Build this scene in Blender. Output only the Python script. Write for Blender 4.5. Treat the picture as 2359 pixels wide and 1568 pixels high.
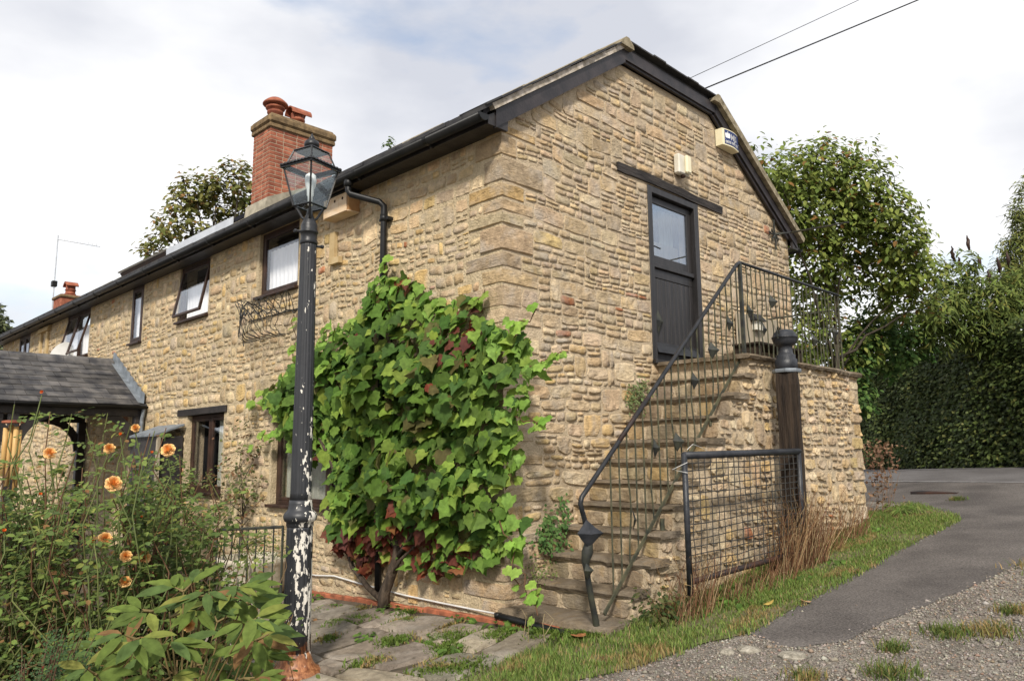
import bpy, bmesh, math, random
import numpy as np
from mathutils import Vector, Matrix, noise as mnoise
random.seed(7); RNG = np.random.default_rng(7)
PI = math.pi; rad = math.radians
for o in list(bpy.data.objects): bpy.data.objects.remove(o)
SC = bpy.context.scene; COL = SC.collection

# ------------------------------------------------------------------ camera
CAM = np.array([-5.3234, -5.3606, 1.6]); FPX = 1762.83
def cam_axes(yaw, pitch, roll):
    f = np.array([math.cos(yaw)*math.cos(pitch), math.sin(yaw)*math.cos(pitch), math.sin(pitch)])
    r = np.array([math.sin(yaw), -math.cos(yaw), 0]); u = np.cross(r, f)
    c, s = math.cos(roll), math.sin(roll)
    return c*r+s*u, -s*r+c*u, f
RV, UV, FV = cam_axes(rad(44.784), rad(8.451), rad(-0.510))
cd = bpy.data.cameras.new('camera'); cam = bpy.data.objects.new('camera', cd); COL.objects.link(cam)
cam.matrix_world = Matrix(((RV[0], UV[0], -FV[0], CAM[0]), (RV[1], UV[1], -FV[1], CAM[1]), (RV[2], UV[2], -FV[2], CAM[2]), (0, 0, 0, 1)))
cd.sensor_width = 36; cd.lens = FPX/2359*36; cd.clip_end = 2000; cd.clip_start = .05
SC.camera = cam

# ------------------------------------------------------------------ light
SUN_AZ, SUN_EL = 221.0, 40.0        # direction towards the sun, degrees from +X
sl = bpy.data.lights.new('sun', 'SUN'); sl.energy = 2.8; sl.angle = rad(7); sl.color = (1, .93, .83)
so = bpy.data.objects.new('sun', sl); COL.objects.link(so)
sd = Vector((math.cos(rad(SUN_AZ))*math.cos(rad(SUN_EL)), math.sin(rad(SUN_AZ))*math.cos(rad(SUN_EL)), math.sin(rad(SUN_EL))))
SUNV = np.array(sd); so.rotation_euler = (-sd).to_track_quat('-Z', 'Y').to_euler(); so.location = (-20, -20, 30)
W = bpy.data.worlds.new('World'); SC.world = W; W.use_nodes = True
wn = W.node_tree.nodes; wl = W.node_tree.links
for n in list(wn): wn.remove(n)
wo = wn.new('ShaderNodeOutputWorld'); sky = wn.new('ShaderNodeTexSky'); sky.sky_type = 'NISHITA'; sky.sun_disc = False
sky.sun_elevation = rad(SUN_EL); sky.sun_rotation = rad(90-SUN_AZ); sky.air_density = 1.2; sky.dust_density = 1.5
b1 = wn.new('ShaderNodeBackground'); b1.inputs[1].default_value = .13; wl.new(sky.outputs[0], b1.inputs[0])
tc = wn.new('ShaderNodeTexCoord'); mp = wn.new('ShaderNodeMapping'); mp.inputs['Scale'].default_value = (1, 1, 2.6)
mp.inputs['Location'].default_value = (.35, .1, .2)
wl.new(tc.outputs['Generated'], mp.inputs[0])
n1 = wn.new('ShaderNodeTexNoise'); n1.inputs['Scale'].default_value = 2.3; n1.inputs['Detail'].default_value = 7; n1.inputs['Roughness'].default_value = .52
wl.new(mp.outputs[0], n1.inputs[0])
r1 = wn.new('ShaderNodeValToRGB'); r1.color_ramp.elements[0].position = .27; r1.color_ramp.elements[1].position = .44
wl.new(n1.outputs[0], r1.inputs[0])
mp2 = wn.new('ShaderNodeMapping'); mp2.inputs['Scale'].default_value = (1, 1, 2.2); mp2.inputs['Location'].default_value = (3.1, 1.7, .6)
wl.new(tc.outputs['Generated'], mp2.inputs[0])
n2 = wn.new('ShaderNodeTexNoise'); n2.inputs['Scale'].default_value = 1.9; n2.inputs['Detail'].default_value = 6
wl.new(mp2.outputs[0], n2.inputs[0])
r2 = wn.new('ShaderNodeValToRGB'); r2.color_ramp.elements[0].position = .37; r2.color_ramp.elements[0].color = (.54, .56, .62, 1)
r2.color_ramp.elements[1].position = .60; r2.color_ramp.elements[1].color = (.88, .88, .89, 1)
wl.new(n2.outputs[0], r2.inputs[0])
b2 = wn.new('ShaderNodeBackground'); b2.inputs[1].default_value = .84; wl.new(r2.outputs[0], b2.inputs[0])
mx = wn.new('ShaderNodeMixShader'); wl.new(r1.outputs[0], mx.inputs[0]); wl.new(b1.outputs[0], mx.inputs[1]); wl.new(b2.outputs[0], mx.inputs[2])
wl.new(mx.outputs[0], wo.inputs[0])
SC.view_settings.view_transform = 'Standard'; SC.view_settings.look = 'None'; SC.view_settings.exposure = 0.6; SC.view_settings.gamma = 1
SC.view_settings.use_curve_mapping = False
SC.render.engine = 'CYCLES'

# ------------------------------------------------------------------ helpers
def proj(P):
    v = np.asarray(P, float)-CAM; z = v@FV
    return 1179.5+FPX*(v@RV)/z, 784-FPX*(v@UV)/z, z
def DD(x, y, dep):
    d = RV*(x-1179.5)/FPX-UV*(y-784)/FPX+FV
    return CAM+d*dep
def gz(x, y):
    return .05+.09*np.clip(x, -4, 12.6)-.04*np.clip(y, -5, 4)
def fbm(x, y, z=0., o=3):
    s = 0; a = 1; f = 1
    for _ in range(o):
        s += a*mnoise.noise((x*f, y*f, z*f)); a *= .5; f *= 2.03
    return s
MATS = {}
def newmat(name):
    m = bpy.data.materials.new(name); m.use_nodes = True
    nt = m.node_tree; b = nt.nodes['Principled BSDF']; MATS[name] = m
    return m, nt.nodes, nt.links, b
def pm(name, c1, c2=None, scale=6, rough=.7, bump=.0, bscale=60, metal=0, spec=.3, detail=5, stretch=None, attr=False, rnd=0, dist=.01, lo=.35, hi=.65, speck=None):
    """procedural material: two tones mixed by noise on world position, optional bump, per-object variation and colour attribute"""
    m, N, L, b = newmat(name)
    g = N.new('ShaderNodeNewGeometry'); src = g.outputs['Position']
    if stretch:
        mpn = N.new('ShaderNodeMapping'); mpn.inputs['Scale'].default_value = stretch; L.new(src, mpn.inputs[0]); src = mpn.outputs[0]
    t = N.new('ShaderNodeTexNoise'); t.inputs['Scale'].default_value = scale; t.inputs['Detail'].default_value = detail; L.new(src, t.inputs[0])
    r = N.new('ShaderNodeValToRGB'); r.color_ramp.elements[0].position = lo; r.color_ramp.elements[1].position = hi
    r.color_ramp.elements[0].color = (*c1, 1); r.color_ramp.elements[1].color = (*(c2 or c1), 1); L.new(t.outputs[0], r.inputs[0])
    out = r.outputs[0]
    if attr:
        a = N.new('ShaderNodeVertexColor'); a.layer_name = 'col'
        x = N.new('ShaderNodeMix'); x.data_type = 'RGBA'; x.blend_type = 'MULTIPLY'; x.inputs[0].default_value = 1
        L.new(out, x.inputs[6]); L.new(a.outputs[0], x.inputs[7]); out = x.outputs[2]
    if rnd:
        oi = N.new('ShaderNodeObjectInfo'); mr = N.new('ShaderNodeMapRange'); mr.inputs[3].default_value = 1-rnd; mr.inputs[4].default_value = 1+rnd
        L.new(oi.outputs['Random'], mr.inputs[0])
        x = N.new('ShaderNodeMix'); x.data_type = 'RGBA'; x.blend_type = 'MULTIPLY'; x.inputs[0].default_value = 1
        L.new(out, x.inputs[6]); L.new(mr.outputs[0], x.inputs[7]); out = x.outputs[2]
    if speck:
        t3 = N.new('ShaderNodeTexNoise'); t3.inputs['Scale'].default_value = speck[0]; t3.inputs['Detail'].default_value = 4; t3.inputs['Roughness'].default_value = .75; L.new(src, t3.inputs[0])
        r3 = N.new('ShaderNodeValToRGB'); e = r3.color_ramp.elements; e[0].position = .33; e[1].position = .68; e[0].color = (1-speck[1],)*3+(1,); e[1].color = (1+speck[1],)*3+(1,); L.new(t3.outputs[0], r3.inputs[0])
        x = N.new('ShaderNodeMix'); x.data_type = 'RGBA'; x.blend_type = 'MULTIPLY'; x.inputs[0].default_value = 1; L.new(out, x.inputs[6]); L.new(r3.outputs[0], x.inputs[7]); out = x.outputs[2]
    L.new(out, b.inputs['Base Color'])
    b.inputs['Roughness'].default_value = rough; b.inputs['Metallic'].default_value = metal; b.inputs['Specular IOR Level'].default_value = spec
    if bump:
        t2 = N.new('ShaderNodeTexNoise'); t2.inputs['Scale'].default_value = bscale; t2.inputs['Detail'].default_value = 6; L.new(src, t2.inputs[0])
        bp = N.new('ShaderNodeBump'); bp.inputs['Strength'].default_value = bump; bp.inputs['Distance'].default_value = dist
        L.new(t2.outputs[0], bp.inputs['Height']); L.new(bp.outputs[0], b.inputs['Normal'])
    return m
def stone_mat(name, grey=.35, ochre=.25, attr=True, c=(1, 1, 1), dark=.0, bump=.62):
    m, N, L, b = newmat(name)
    g = N.new('ShaderNodeNewGeometry'); src = g.outputs['Position']
    def nz(sc, det=6, ro=.6):
        t = N.new('ShaderNodeTexNoise'); t.inputs['Scale'].default_value = sc; t.inputs['Detail'].default_value = det; t.inputs['Roughness'].default_value = ro
        L.new(src, t.inputs[0]); return t.outputs[0]
    def ramp(v, p0, c0, p1, c1):
        r = N.new('ShaderNodeValToRGB'); e = r.color_ramp.elements; e[0].position = p0; e[1].position = p1; e[0].color = (*c0, 1); e[1].color = (*c1, 1)
        L.new(v, r.inputs[0]); return r.outputs[0]
    def mix(f, a, bb, mode='MIX'):
        x = N.new('ShaderNodeMix'); x.data_type = 'RGBA'; x.blend_type = mode
        if isinstance(f, float): x.inputs[0].default_value = f
        else: L.new(f, x.inputs[0])
        for i, v in ((6, a), (7, bb)):
            if isinstance(v, tuple): x.inputs[i].default_value = (*v, 1)
            else: L.new(v, x.inputs[i])
        return x.outputs[2]
    if attr:
        a = N.new('ShaderNodeVertexColor'); a.layer_name = 'col'; base = a.outputs[0]
    else: base = c
    mott = ramp(nz(14), .3, (.78, .76, .74), .72, (1.42, 1.41, 1.37))
    base = mix(1.0, base, mott, 'MULTIPLY')
    base = mix(ramp(nz(3.1, 5), .48, (0, 0, 0), .68, (grey,)*3), base, (.47, .425, .365))
    base = mix(ramp(nz(5.3, 4), .60, (0, 0, 0), .72, (ochre,)*3), base, (.50, .31, .10))
    fine = nz(85, 4, .7)
    base = mix(1.0, base, ramp(fine, .28, (.58, .56, .53), .46, (1.10, 1.10, 1.10)), 'MULTIPLY')
    if dark: base = mix(ramp(nz(1.7, 6), .40, (0, 0, 0), .62, (dark,)*3), base, (.075, .060, .042))
    L.new(base, b.inputs['Base Color']); b.inputs['Roughness'].default_value = .92; b.inputs['Specular IOR Level'].default_value = .15
    ad = N.new('ShaderNodeMath'); ad.operation = 'MULTIPLY_ADD'; L.new(nz(26, 8, .65), ad.inputs[0]); ad.inputs[1].default_value = 1.6; L.new(fine, ad.inputs[2])
    ms_ = N.new('ShaderNodeMapping'); ms_.inputs['Scale'].default_value = (1, 1, 2.8); L.new(src, ms_.inputs[0])
    ts = N.new('ShaderNodeTexNoise'); ts.inputs['Scale'].default_value = 15; ts.inputs['Detail'].default_value = 5; L.new(ms_.outputs[0], ts.inputs[0])
    ad2 = N.new('ShaderNodeMath'); ad2.operation = 'MULTIPLY_ADD'; L.new(ts.outputs[0], ad2.inputs[0]); ad2.inputs[1].default_value = 1.5; L.new(ad.outputs[0], ad2.inputs[2]); ad = ad2
    bp = N.new('ShaderNodeBump'); bp.inputs['Strength'].default_value = bump; bp.inputs['Distance'].default_value = .022
    L.new(ad.outputs[0], bp.inputs['Height']); L.new(bp.outputs[0], b.inputs['Normal'])
    return m
def leaf_mat(name, trans=.35, rough=.45, spec=.35, c=None, var=.25):
    m, N, L, b = newmat(name)
    a = N.new('ShaderNodeVertexColor'); a.layer_name = 'col'
    g = N.new('ShaderNodeNewGeometry'); t = N.new('ShaderNodeTexNoise'); t.inputs['Scale'].default_value = 22; t.inputs['Detail'].default_value = 3
    L.new(g.outputs['Position'], t.inputs[0])
    mr = N.new('ShaderNodeMapRange'); mr.inputs[1].default_value = .3; mr.inputs[2].default_value = .7; mr.inputs[3].default_value = 1-var; mr.inputs[4].default_value = 1+var
    L.new(t.outputs[0], mr.inputs[0])
    x = N.new('ShaderNodeMix'); x.data_type = 'RGBA'; x.blend_type = 'MULTIPLY'; x.inputs[0].default_value = 1
    L.new(a.outputs[0], x.inputs[6]); L.new(mr.outputs[0], x.inputs[7])
    L.new(x.outputs[2], b.inputs['Base Color']); b.inputs['Roughness'].default_value = rough; b.inputs['Specular IOR Level'].default_value = spec
    tr = N.new('ShaderNodeBsdfTranslucent'); L.new(x.outputs[2], tr.inputs[0])
    ms = N.new('ShaderNodeMixShader'); ms.inputs[0].default_value = trans; out = N['Material Output']
    L.new(b.outputs[0], ms.inputs[1]); L.new(tr.outputs[0], ms.inputs[2]); L.new(ms.outputs[0], out.inputs[0])
    return m
def glass_mat(name, refl=.12, tint=(.9, .95, .95)):
    m, N, L, b = newmat(name); N.remove(b)
    tr = N.new('ShaderNodeBsdfTransparent'); tr.inputs[0].default_value = (*tint, 1)
    gl = N.new('ShaderNodeBsdfGlossy'); gl.inputs['Roughness'].default_value = .015; gl.inputs[0].default_value = (.9, .95, 1, 1)
    lw = N.new('ShaderNodeLayerWeight'); lw.inputs[0].default_value = .5; pw = N.new('ShaderNodeMath'); pw.operation = 'POWER'; L.new(lw.outputs['Facing'], pw.inputs[0]); pw.inputs[1].default_value = 4
    fr = N.new('ShaderNodeMath'); fr.operation = 'MULTIPLY'; L.new(pw.outputs[0], fr.inputs[0]); fr.inputs[1].default_value = .8
    ad = N.new('ShaderNodeMath'); ad.operation = 'ADD'; ad.use_clamp = True; ad.inputs[1].default_value = refl; L.new(fr.outputs[0], ad.inputs[0])
    ms = N.new('ShaderNodeMixShader'); L.new(ad.outputs[0], ms.inputs[0]); L.new(tr.outputs[0], ms.inputs[1]); L.new(gl.outputs[0], ms.inputs[2])
    L.new(ms.outputs[0], N['Material Output'].inputs[0]); return m

WL = {}          # world position of every object (things and parts carry no rotation unless said)
def mkmesh(name, V, F, mat=None, smooth=False, col=None):
    me = bpy.data.meshes.new(name)
    V = np.asarray(V, np.float32).reshape(-1, 3)
    if isinstance(F, np.ndarray):
        k = F.shape[1]; me.vertices.add(len(V)); me.vertices.foreach_set('co', V.ravel())
        me.loops.add(F.size); me.loops.foreach_set('vertex_index', F.ravel().astype(np.int32))
        me.polygons.add(len(F)); me.polygons.foreach_set('loop_start', np.arange(0, F.size, k, dtype=np.int32))
        me.update(calc_edges=True); me.validate()
    else:
        me.from_pydata(V.tolist(), [], F); me.update()
    if smooth: me.polygons.foreach_set('use_smooth', np.ones(len(me.polygons), bool))
    if col is not None:
        ca = me.color_attributes.new('col', 'FLOAT_COLOR', 'POINT'); c = np.ones((len(V), 4), np.float32); c[:, :3] = np.asarray(col, np.float32)
        ca.data.foreach_set('color', c.ravel())
    if mat: me.materials.append(MATS[mat] if isinstance(mat, str) else mat)
    return me
def put(name, me, loc=(0, 0, 0), parent=None, mw=None):
    o = bpy.data.objects.new(name, me); COL.objects.link(o); loc = np.asarray(loc, float)
    if parent is not None: o.parent = parent; o.location = loc-WL[parent]
    else: o.location = loc
    WL[o] = loc
    return o
def part(parent, name, V, F, mat, smooth=False, col=None, kind=None, label=None, origin='c'):
    V = np.asarray(V, float).reshape(-1, 3); lo = V.min(0); hi = V.max(0)
    c = np.array([(lo[0]+hi[0])/2, (lo[1]+hi[1])/2, lo[2]]) if parent is None else (lo+hi)/2
    o = put(name, mkmesh(name, V-c, F, mat, smooth, col), c, parent)
    if kind: o['kind'] = kind
    if label: o['label'] = label
    return o
def thing(name, label, cat, loc, group=None):
    o = put(name, None, loc); o['label'] = label; o['category'] = cat; o.empty_display_size = .1
    if group: o['group'] = group
    return o
def tag(o, label, cat, group=None, kind=None):
    if label: o['label'] = label
    if cat: o['category'] = cat
    if group: o['group'] = group
    if kind: o['kind'] = kind
    return o
class MB:
    def __init__(s): s.v = []; s.f = []
    def add(s, V, F):
        n = len(s.v); s.v += [tuple(map(float, p)) for p in V]; s.f += [tuple(i+n for i in f) for f in F]; return s
    def box(s, lo, hi):
        (a, b, c), (d, e, f) = lo, hi
        return s.add([(a, b, c), (d, b, c), (d, e, c), (a, e, c), (a, b, f), (d, b, f), (d, e, f), (a, e, f)], [(0, 3, 2, 1), (4, 5, 6, 7), (0, 1, 5, 4), (1, 2, 6, 5), (2, 3, 7, 6), (3, 0, 4, 7)])
    def bbox(s, lo, hi, b=.006):
        """box with chamfered edges"""
        bm = bmesh.new(); bmesh.ops.create_cube(bm, size=1)
        lo = Vector(lo); hi = Vector(hi)
        for v in bm.verts: v.co = Vector([(lo[i]+hi[i])/2+v.co[i]*(hi[i]-lo[i]) for i in range(3)])
        bmesh.ops.bevel(bm, geom=bm.edges[:], offset=b, segments=1, affect='EDGES')
        bm.verts.index_update(); s.add([v.co for v in bm.verts], [[v.index for v in f.verts] for f in bm.faces]); bm.free(); return s
    def tube(s, pts, r, n=6, caps=True):
        pts = [Vector(p) for p in pts]; k = len(pts); rr = r if hasattr(r, '__len__') else [r]*k
        V = []; F = []; prev = None
        for i, p in enumerate(pts):
            t = (pts[min(i+1, k-1)]-pts[max(i-1, 0)]).normalized()
            a = prev if prev is not None else (Vector((0, 0, 1)) if abs(t.z) < .9 else Vector((1, 0, 0)))
            a = (a-t*a.dot(t))
            if a.length < 1e-5: a = t.orthogonal()
            a.normalize(); prev = a; b = t.cross(a)
            for j in range(n):
                w = 2*PI*j/n; V.append(p+(a*math.cos(w)+b*math.sin(w))*rr[i])
        for i in range(k-1):
            for j in range(n):
                F.append((i*n+j, i*n+(j+1) % n, (i+1)*n+(j+1) % n, (i+1)*n+j))
        if caps: F.append(tuple(range(n))[::-1]); F.append(tuple(range((k-1)*n, k*n)))
        return s.add(V, F)
    def lathe(s, prof, c=(0, 0, 0), n=16, flute=None, rot=0):
        V = []; F = []
        for i, (r, z) in enumerate(prof):
            for j in range(n):
                w = 2*PI*j/n+rot; q = r*(flute(i, w) if flute else 1)
                V.append((c[0]+q*math.cos(w), c[1]+q*math.sin(w), c[2]+z))
        for i in range(len(prof)-1):
            for j in range(n):
                F.append((i*n+j, i*n+(j+1) % n, (i+1)*n+(j+1) % n, (i+1)*n+j))
        F.append(tuple(range(n))[::-1]); F.append(tuple(range((len(prof)-1)*n, len(prof)*n)))
        return s.add(V, F)
    def prism(s, poly, axis, a, b):
        """extrude a polygon of 2-D points along axis from a to b"""
        n = len(poly)
        def P(u, v, w): return {0: (w, u, v), 1: (u, w, v), 2: (u, v, w)}[axis]
        V = [P(u, v, a) for u, v in poly]+[P(u, v, b) for u, v in poly]
        return s.add(V, [tuple(range(n))[::-1], tuple(range(n, 2*n))]+[(i, (i+1) % n, n+(i+1) % n, n+i) for i in range(n)])
    def part(s, parent, name, mat, smooth=False, **k): return part(parent, name, s.v, s.f, mat, smooth, **k)
def wavy(p0, p1, n, amp, seed):
    p0 = np.array(p0, float); p1 = np.array(p1, float); out = []
    for i in range(n+1):
        t = i/n; p = p0+(p1-p0)*t; e = math.sin(PI*t)**.5 if 0 < t < 1 else 0
        out.append(p+e*amp*np.array([mnoise.noise((t*4, seed, i*.0)), mnoise.noise((t*4, seed+9.1, 0)), mnoise.noise((t*4, seed+19, 0))]))
    return out

# ------------------------------------------------------------------ rubble masonry
def pack(rng, u0, u1, v0, v1, blocked, row, col, hp, asp, minw=2):
    NU = int((u1-u0)/col); NV = int((v1-v0)/row)
    T = np.zeros((NV, NU), bool)
    for j in range(NV):
        for i in range(NU): T[j, i] = blocked(u0+(i+.5)*col, v0+(j+.5)*row)
    out = []
    for j in range(NV):
        i = 0
        while i < NU:
            if T[j, i]: i += 1; continue
            e = i
            while e < NU and not T[j, e]: e += 1
            run = e-i
            h = 1+int(rng.choice(len(hp), p=hp)); h = min(h, NV-j)
            w = max(minw, int(round(h*row*rng.uniform(*asp)/col)))
            if run <= minw+1 and rng.random() < .6: h = min(h+1, NV-j)
            if run-w < minw+1: w = run if run <= w*1.6 else run//2
            w = min(w, run)
            while h > 1 and T[j:j+h, i:i+w].any(): h -= 1
            T[j:j+h, i:i+w] = True
            out.append((u0+i*col, u0+(i+w)*col, v0+j*row, v0+(j+h)*row)); i += w
    return out
SG = [-1, -.94, -.5, .0, .5, .94, 1]
TG = [-1, -.9, -.15, .74, 1]
def courses(rng, u0, u1, v0, v1, blocked, hs, asp, split=.35, jump=.08, minw=.07, breaks=()):
    H = [v0]
    while H[-1] < v1-.04:
        t = H[-1]+rng.uniform(*hs)
        for bk in breaks:
            if H[-1]+.035 < bk < t+.045: t = bk; break
        H.append(min(v1, t))
    out = []; jn = []; st = .02; US = np.arange(u0+st/2, u1, st)
    def freemask(a, b, J): return np.array([not (blocked(u, a+.25*(b-a)) or blocked(u, b-.2*(b-a)) or any(p <= u <= q for p, q in J)) for u in US])
    def walk(a, b, lo, hi, amp):
        h = hi-lo; p = a; R = []
        while p < b-1e-6:
            w = max(minw, h*rng.uniform(*amp))
            if b-(p+w) < max(minw, h*.6): w = b-p
            if w > h*amp[1]*1.5 and w > .3: w = w/2
            R.append((p, p+w, lo, hi)); p += w
        return R
    for k in range(len(H)-1):
        a, b = H[k], H[k+1]; J = jn; jn = []; m = freemask(a, b, J); nx = freemask(H[k+1], H[k+2], []) if k+2 < len(H) else None; i = 0
        while i < len(m):
            if not m[i]: i += 1; continue
            e = i
            while e < len(m) and m[e]: e += 1
            ia, ib = US[i]-st/2, US[e-1]+st/2
            for (p, q, lo, hi) in walk(ia, ib, a, b, asp):
                i0, i1 = int((p-u0)/st), int((q-u0)/st)
                if nx is not None and q-p < .45 and rng.random() < jump and nx[max(0, i0):min(len(nx), i1+1)].all(): out.append((p, q, lo, H[k+2])); jn.append((p, q))
                elif hi-lo > .085 and rng.random() < split:
                    c = lo+(hi-lo)*rng.uniform(.36, .64); out += walk(p, q, lo, c, (asp[0]*1.4, asp[1]*1.6)); out += walk(p, q, c, hi, (asp[0]*1.4, asp[1]*1.6))
                else: out.append((p, q, lo, hi))
            i = e
    return out
def stone_geo(rng, rect, to3, warp, gap, prot, ledge=.0, rough=.012, rnd=.25, sg=SG, tg=TG):
    ua, ub, va, vb = rect; cu, cv = (ua+ub)/2, (va+vb)/2; gp = gap*rng.uniform(.6, 1.5)
    hu = max((ub-ua)/2-gp/2, .012); hv = max((vb-va)/2-gp/2, .010)
    j4 = rng.uniform(-.16, .16, (4,)); sd = rng.uniform(0, 100); pr = prot*rng.uniform(.35, 1.3)
    tilt = rng.normal(0, .25); V = []
    for t in tg:
        for s in sg:
            k = 1-rnd*.30*(s*s*t*t)
            su, tv = s*k, t*k
            eu = hu*su+(j4[0]*t+j4[1]*t*t*.3)*min(hu, hv)*s*.5
            ev = hv*tv+(j4[2]*s)*hv*.6
            eu += .10*hv*mnoise.noise((s*2+sd, t*2, 0)); ev += .22*hv*mnoise.noise((s*2.2, t*1.3+sd, 5))
            u, v = warp(cu+eu, cv+ev)
            border = max(abs(s), abs(t)) >= .999
            if border: d = -.006
            else:
                d = pr*(1-.35*max(abs(s)**3, abs(t)**3))+pr*tilt*s*.4-ledge*t+rough*mnoise.noise((s*2.3+sd, t*2.3, 2.7))*1.6
                d = max(d, .002)
            V.append(to3(u, v, d))
    return V
def grid_faces(ns, nt):
    return [(j*ns+i, j*ns+i+1, (j+1)*ns+i+1, (j+1)*ns+i) for j in range(nt-1) for i in range(ns-1)]
BMASK = np.array([1. if (abs(s) > .99 or abs(t) > .99) else (.35 if (abs(s) > .8) else 0.) for t in TG for s in SG])
GF = grid_faces(len(SG), len(TG)); GFn = np.array(GF)
def poly_area(P):
    x = [p[0] for p in P]; y = [p[1] for p in P]
    return abs(sum(x[i]*y[i-1]-x[i-1]*y[i] for i in range(len(P))))/2
class Stones:
    """collects stones; the largest in view become objects, the rest one joined part"""
    def __init__(s, mc=None, edge=.6, smear=.0): s.items = []; s.mc = mc; s.edge = edge; s.smear = smear
    def colour(s, c, n):
        C = np.tile(c, (n, 1))
        if s.mc is not None and n == len(SG)*len(TG):
            C = C+(s.mc-C)*(BMASK*s.edge)[:, None]
        return C
    def add(s, V, col, parent, F=GFn):
        q = [proj(V[k])[:2] for k in (0, 6, -1, -7)]; vis = any(-50 < a < 2409 and -50 < b < 1618 for a, b in q)
        s.items.append((poly_area(q) if vis else -1, np.array(V, float), np.array(col, float), parent, F))
    def build(s, limit, mat, name='stone', rest='masonry'):
        s.items.sort(key=lambda a: -a[0]); by = {}
        for k, (ar, V, c, par, F) in enumerate(s.items):
            if k < limit and ar > 0: part(par, name, V, [tuple(f) for f in F], mat, False, s.colour(c, len(V)))
            else: by.setdefault(par, []).append((V, c, F))
        for par, L in by.items():
            n = 0; VV = []; FF = []; CC = []
            for V, c, F in L: VV.append(V); FF.append(F+n); n += len(V); CC.append(s.colour(c, len(V)))
            part(par, rest, np.concatenate(VV), np.concatenate(FF), mat, False, np.concatenate(CC), kind='stuff')
PAL = np.array([(.455, .355, .235), (.42, .345, .25), (.50, .375, .20), (.54, .455, .335), (.37, .29, .205), (.475, .385, .27), (.41, .345, .27)])
def pick(rng, w, var=.15, tint=(1.03, .985, .905)):
    w = np.array(w, float); c = PAL[rng.choice(len(PAL), p=w/w.sum())]*rng.uniform(1-var, 1+var)*np.array(tint)
    c = c*rng.uniform(.97, 1.03, 3)
    if rng.random() < .005: c = np.array((.36, .15, .075))*rng.uniform(.8, 1.2)
    return c
# ------------------------------------------------------------------ materials
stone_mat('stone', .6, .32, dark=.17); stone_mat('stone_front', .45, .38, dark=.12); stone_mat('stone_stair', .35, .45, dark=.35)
stone_mat('tread', .3, .2, attr=False, c=(.19, .150, .105), dark=.6)
stone_mat('flag', .5, .05, attr=True, dark=.5)
pm('mortar', (.42, .335, .225), (.54, .435, .30), 9, .95, .9, 45, dist=.02, speck=(70, .25))
pm('mortar_front', (.43, .345, .215), (.55, .445, .29), 7, .95, .9, 40, dist=.025, speck=(70, .25))
pm('cement', (.26, .235, .18), (.42, .38, .29), 8, .95, .6, 50)
pm('pale_stone', (.44, .32, .16), (.52, .40, .22), 6, .9, .5, 40)
pm('black_paint', (.010, .011, .013), (.022, .023, .026), 12, .42, .15, 60, spec=.4)
pm('black_plastic', (.007, .0075, .008), (.014, .0145, .015), 5, .45, .1, 30, spec=.3)
pm('dark_wood', (.020, .018, .018), (.040, .035, .034), 8, .45, .35, 30, spec=.4, stretch=(1, 1, 1))
pm('door_paint', (.017, .016, .016), (.034, .031, .031), 5, .38, .2, 40, spec=.4, stretch=(3, 3, .4))
pm('barge_wood', (.018, .016, .018), (.040, .033, .034), 6, .45, .3, 30, spec=.4)
pm('brown_wood', (.026, .014, .010), (.055, .028, .018), 6, .5, .3, 40)
pm('old_oak', (.016, .011, .008), (.050, .034, .022), 7, .85, 1.0, 22, stretch=(3.5, 3.5, .25), dist=.03)
pm('beam', (.022, .020, .020), (.060, .052, .048), 6, .8, .9, 25, stretch=(.5, 3, 6), dist=.02)
pm('iron', (.016, .018, .019), (.050, .052, .036), 9, .55, .4, 70, spec=.4)
pm('mossy_iron', (.030, .034, .026), (.105, .10, .058), 10, .75, .6, 60)
pm('wire', (.02, .022, .024), (.05, .048, .042), 20, .6)
pm('gate_iron', (.010, .012, .016), (.03, .032, .038), 10, .45, .3, 60, spec=.45)
pm('rust_rail', (.06, .028, .018), (.018, .018, .020), 5, .55, .3, 60)
pm('slate', (.040, .040, .044), (.115, .108, .102), 5, .8, .7, 25, rnd=.35)
pm('roof_slate', (.03, .03, .034), (.06, .058, .056), 5, .8, .4, 30)
pm('verge_mortar', (.30, .26, .20), (.56, .50, .43), 14, .95, .8, 40)
pm('ridge', (.16, .135, .085), (.34, .29, .20), 12, .95, .7, 40)
pm('chimney_cap', (.11, .075, .04), (.24, .165, .085), 12, .95, .7, 40)
pm('brick', (.24, .072, .042), (.38, .14, .080), 11, .9, .6, 60, rnd=.28)
pm('brick_mortar', (.33, .26, .18), (.44, .36, .26), 12, .95)
pm('terracotta', (.20, .06, .035), (.36, .12, .062), 9, .75, .3, 50)
pm('tile_red', (.20, .075, .04), (.46, .15, .075), 9, .85, .4, 40)
pm('lead', (.16, .18, .20), (.27, .30, .33), 7, .55, .3, 25, metal=.2)
pm('white_plastic', (.60, .57, .48), (.70, .67, .58), 5, .45)
pm('cream', (.72, .66, .44), (.78, .72, .52), 4, .5)
pm('navy', (.02, .035, .12), (.025, .045, .15), 4, .5)
pm('white_paint', (.75, .75, .75), (.82, .82, .82), 4, .6)
pm('curtain', (.84, .85, .86), (.90, .91, .92), 9, .9, stretch=(4, 4, .2))
pm('grey_curtain', (.30, .31, .25), (.45, .45, .38), 9, .9, stretch=(5, 5, .2))
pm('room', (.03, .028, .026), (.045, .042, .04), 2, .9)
pm('pine', (.62, .44, .26), (.74, .60, .44), 4, .7, .2, 30, stretch=(1, 1, 5))
pm('pine_end', (.40, .20, .08), (.55, .32, .15), 5, .7, .2, 30)
pm('dark_hole', (.03, .015, .008), (.03, .015, .008), 4, .9)
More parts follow.
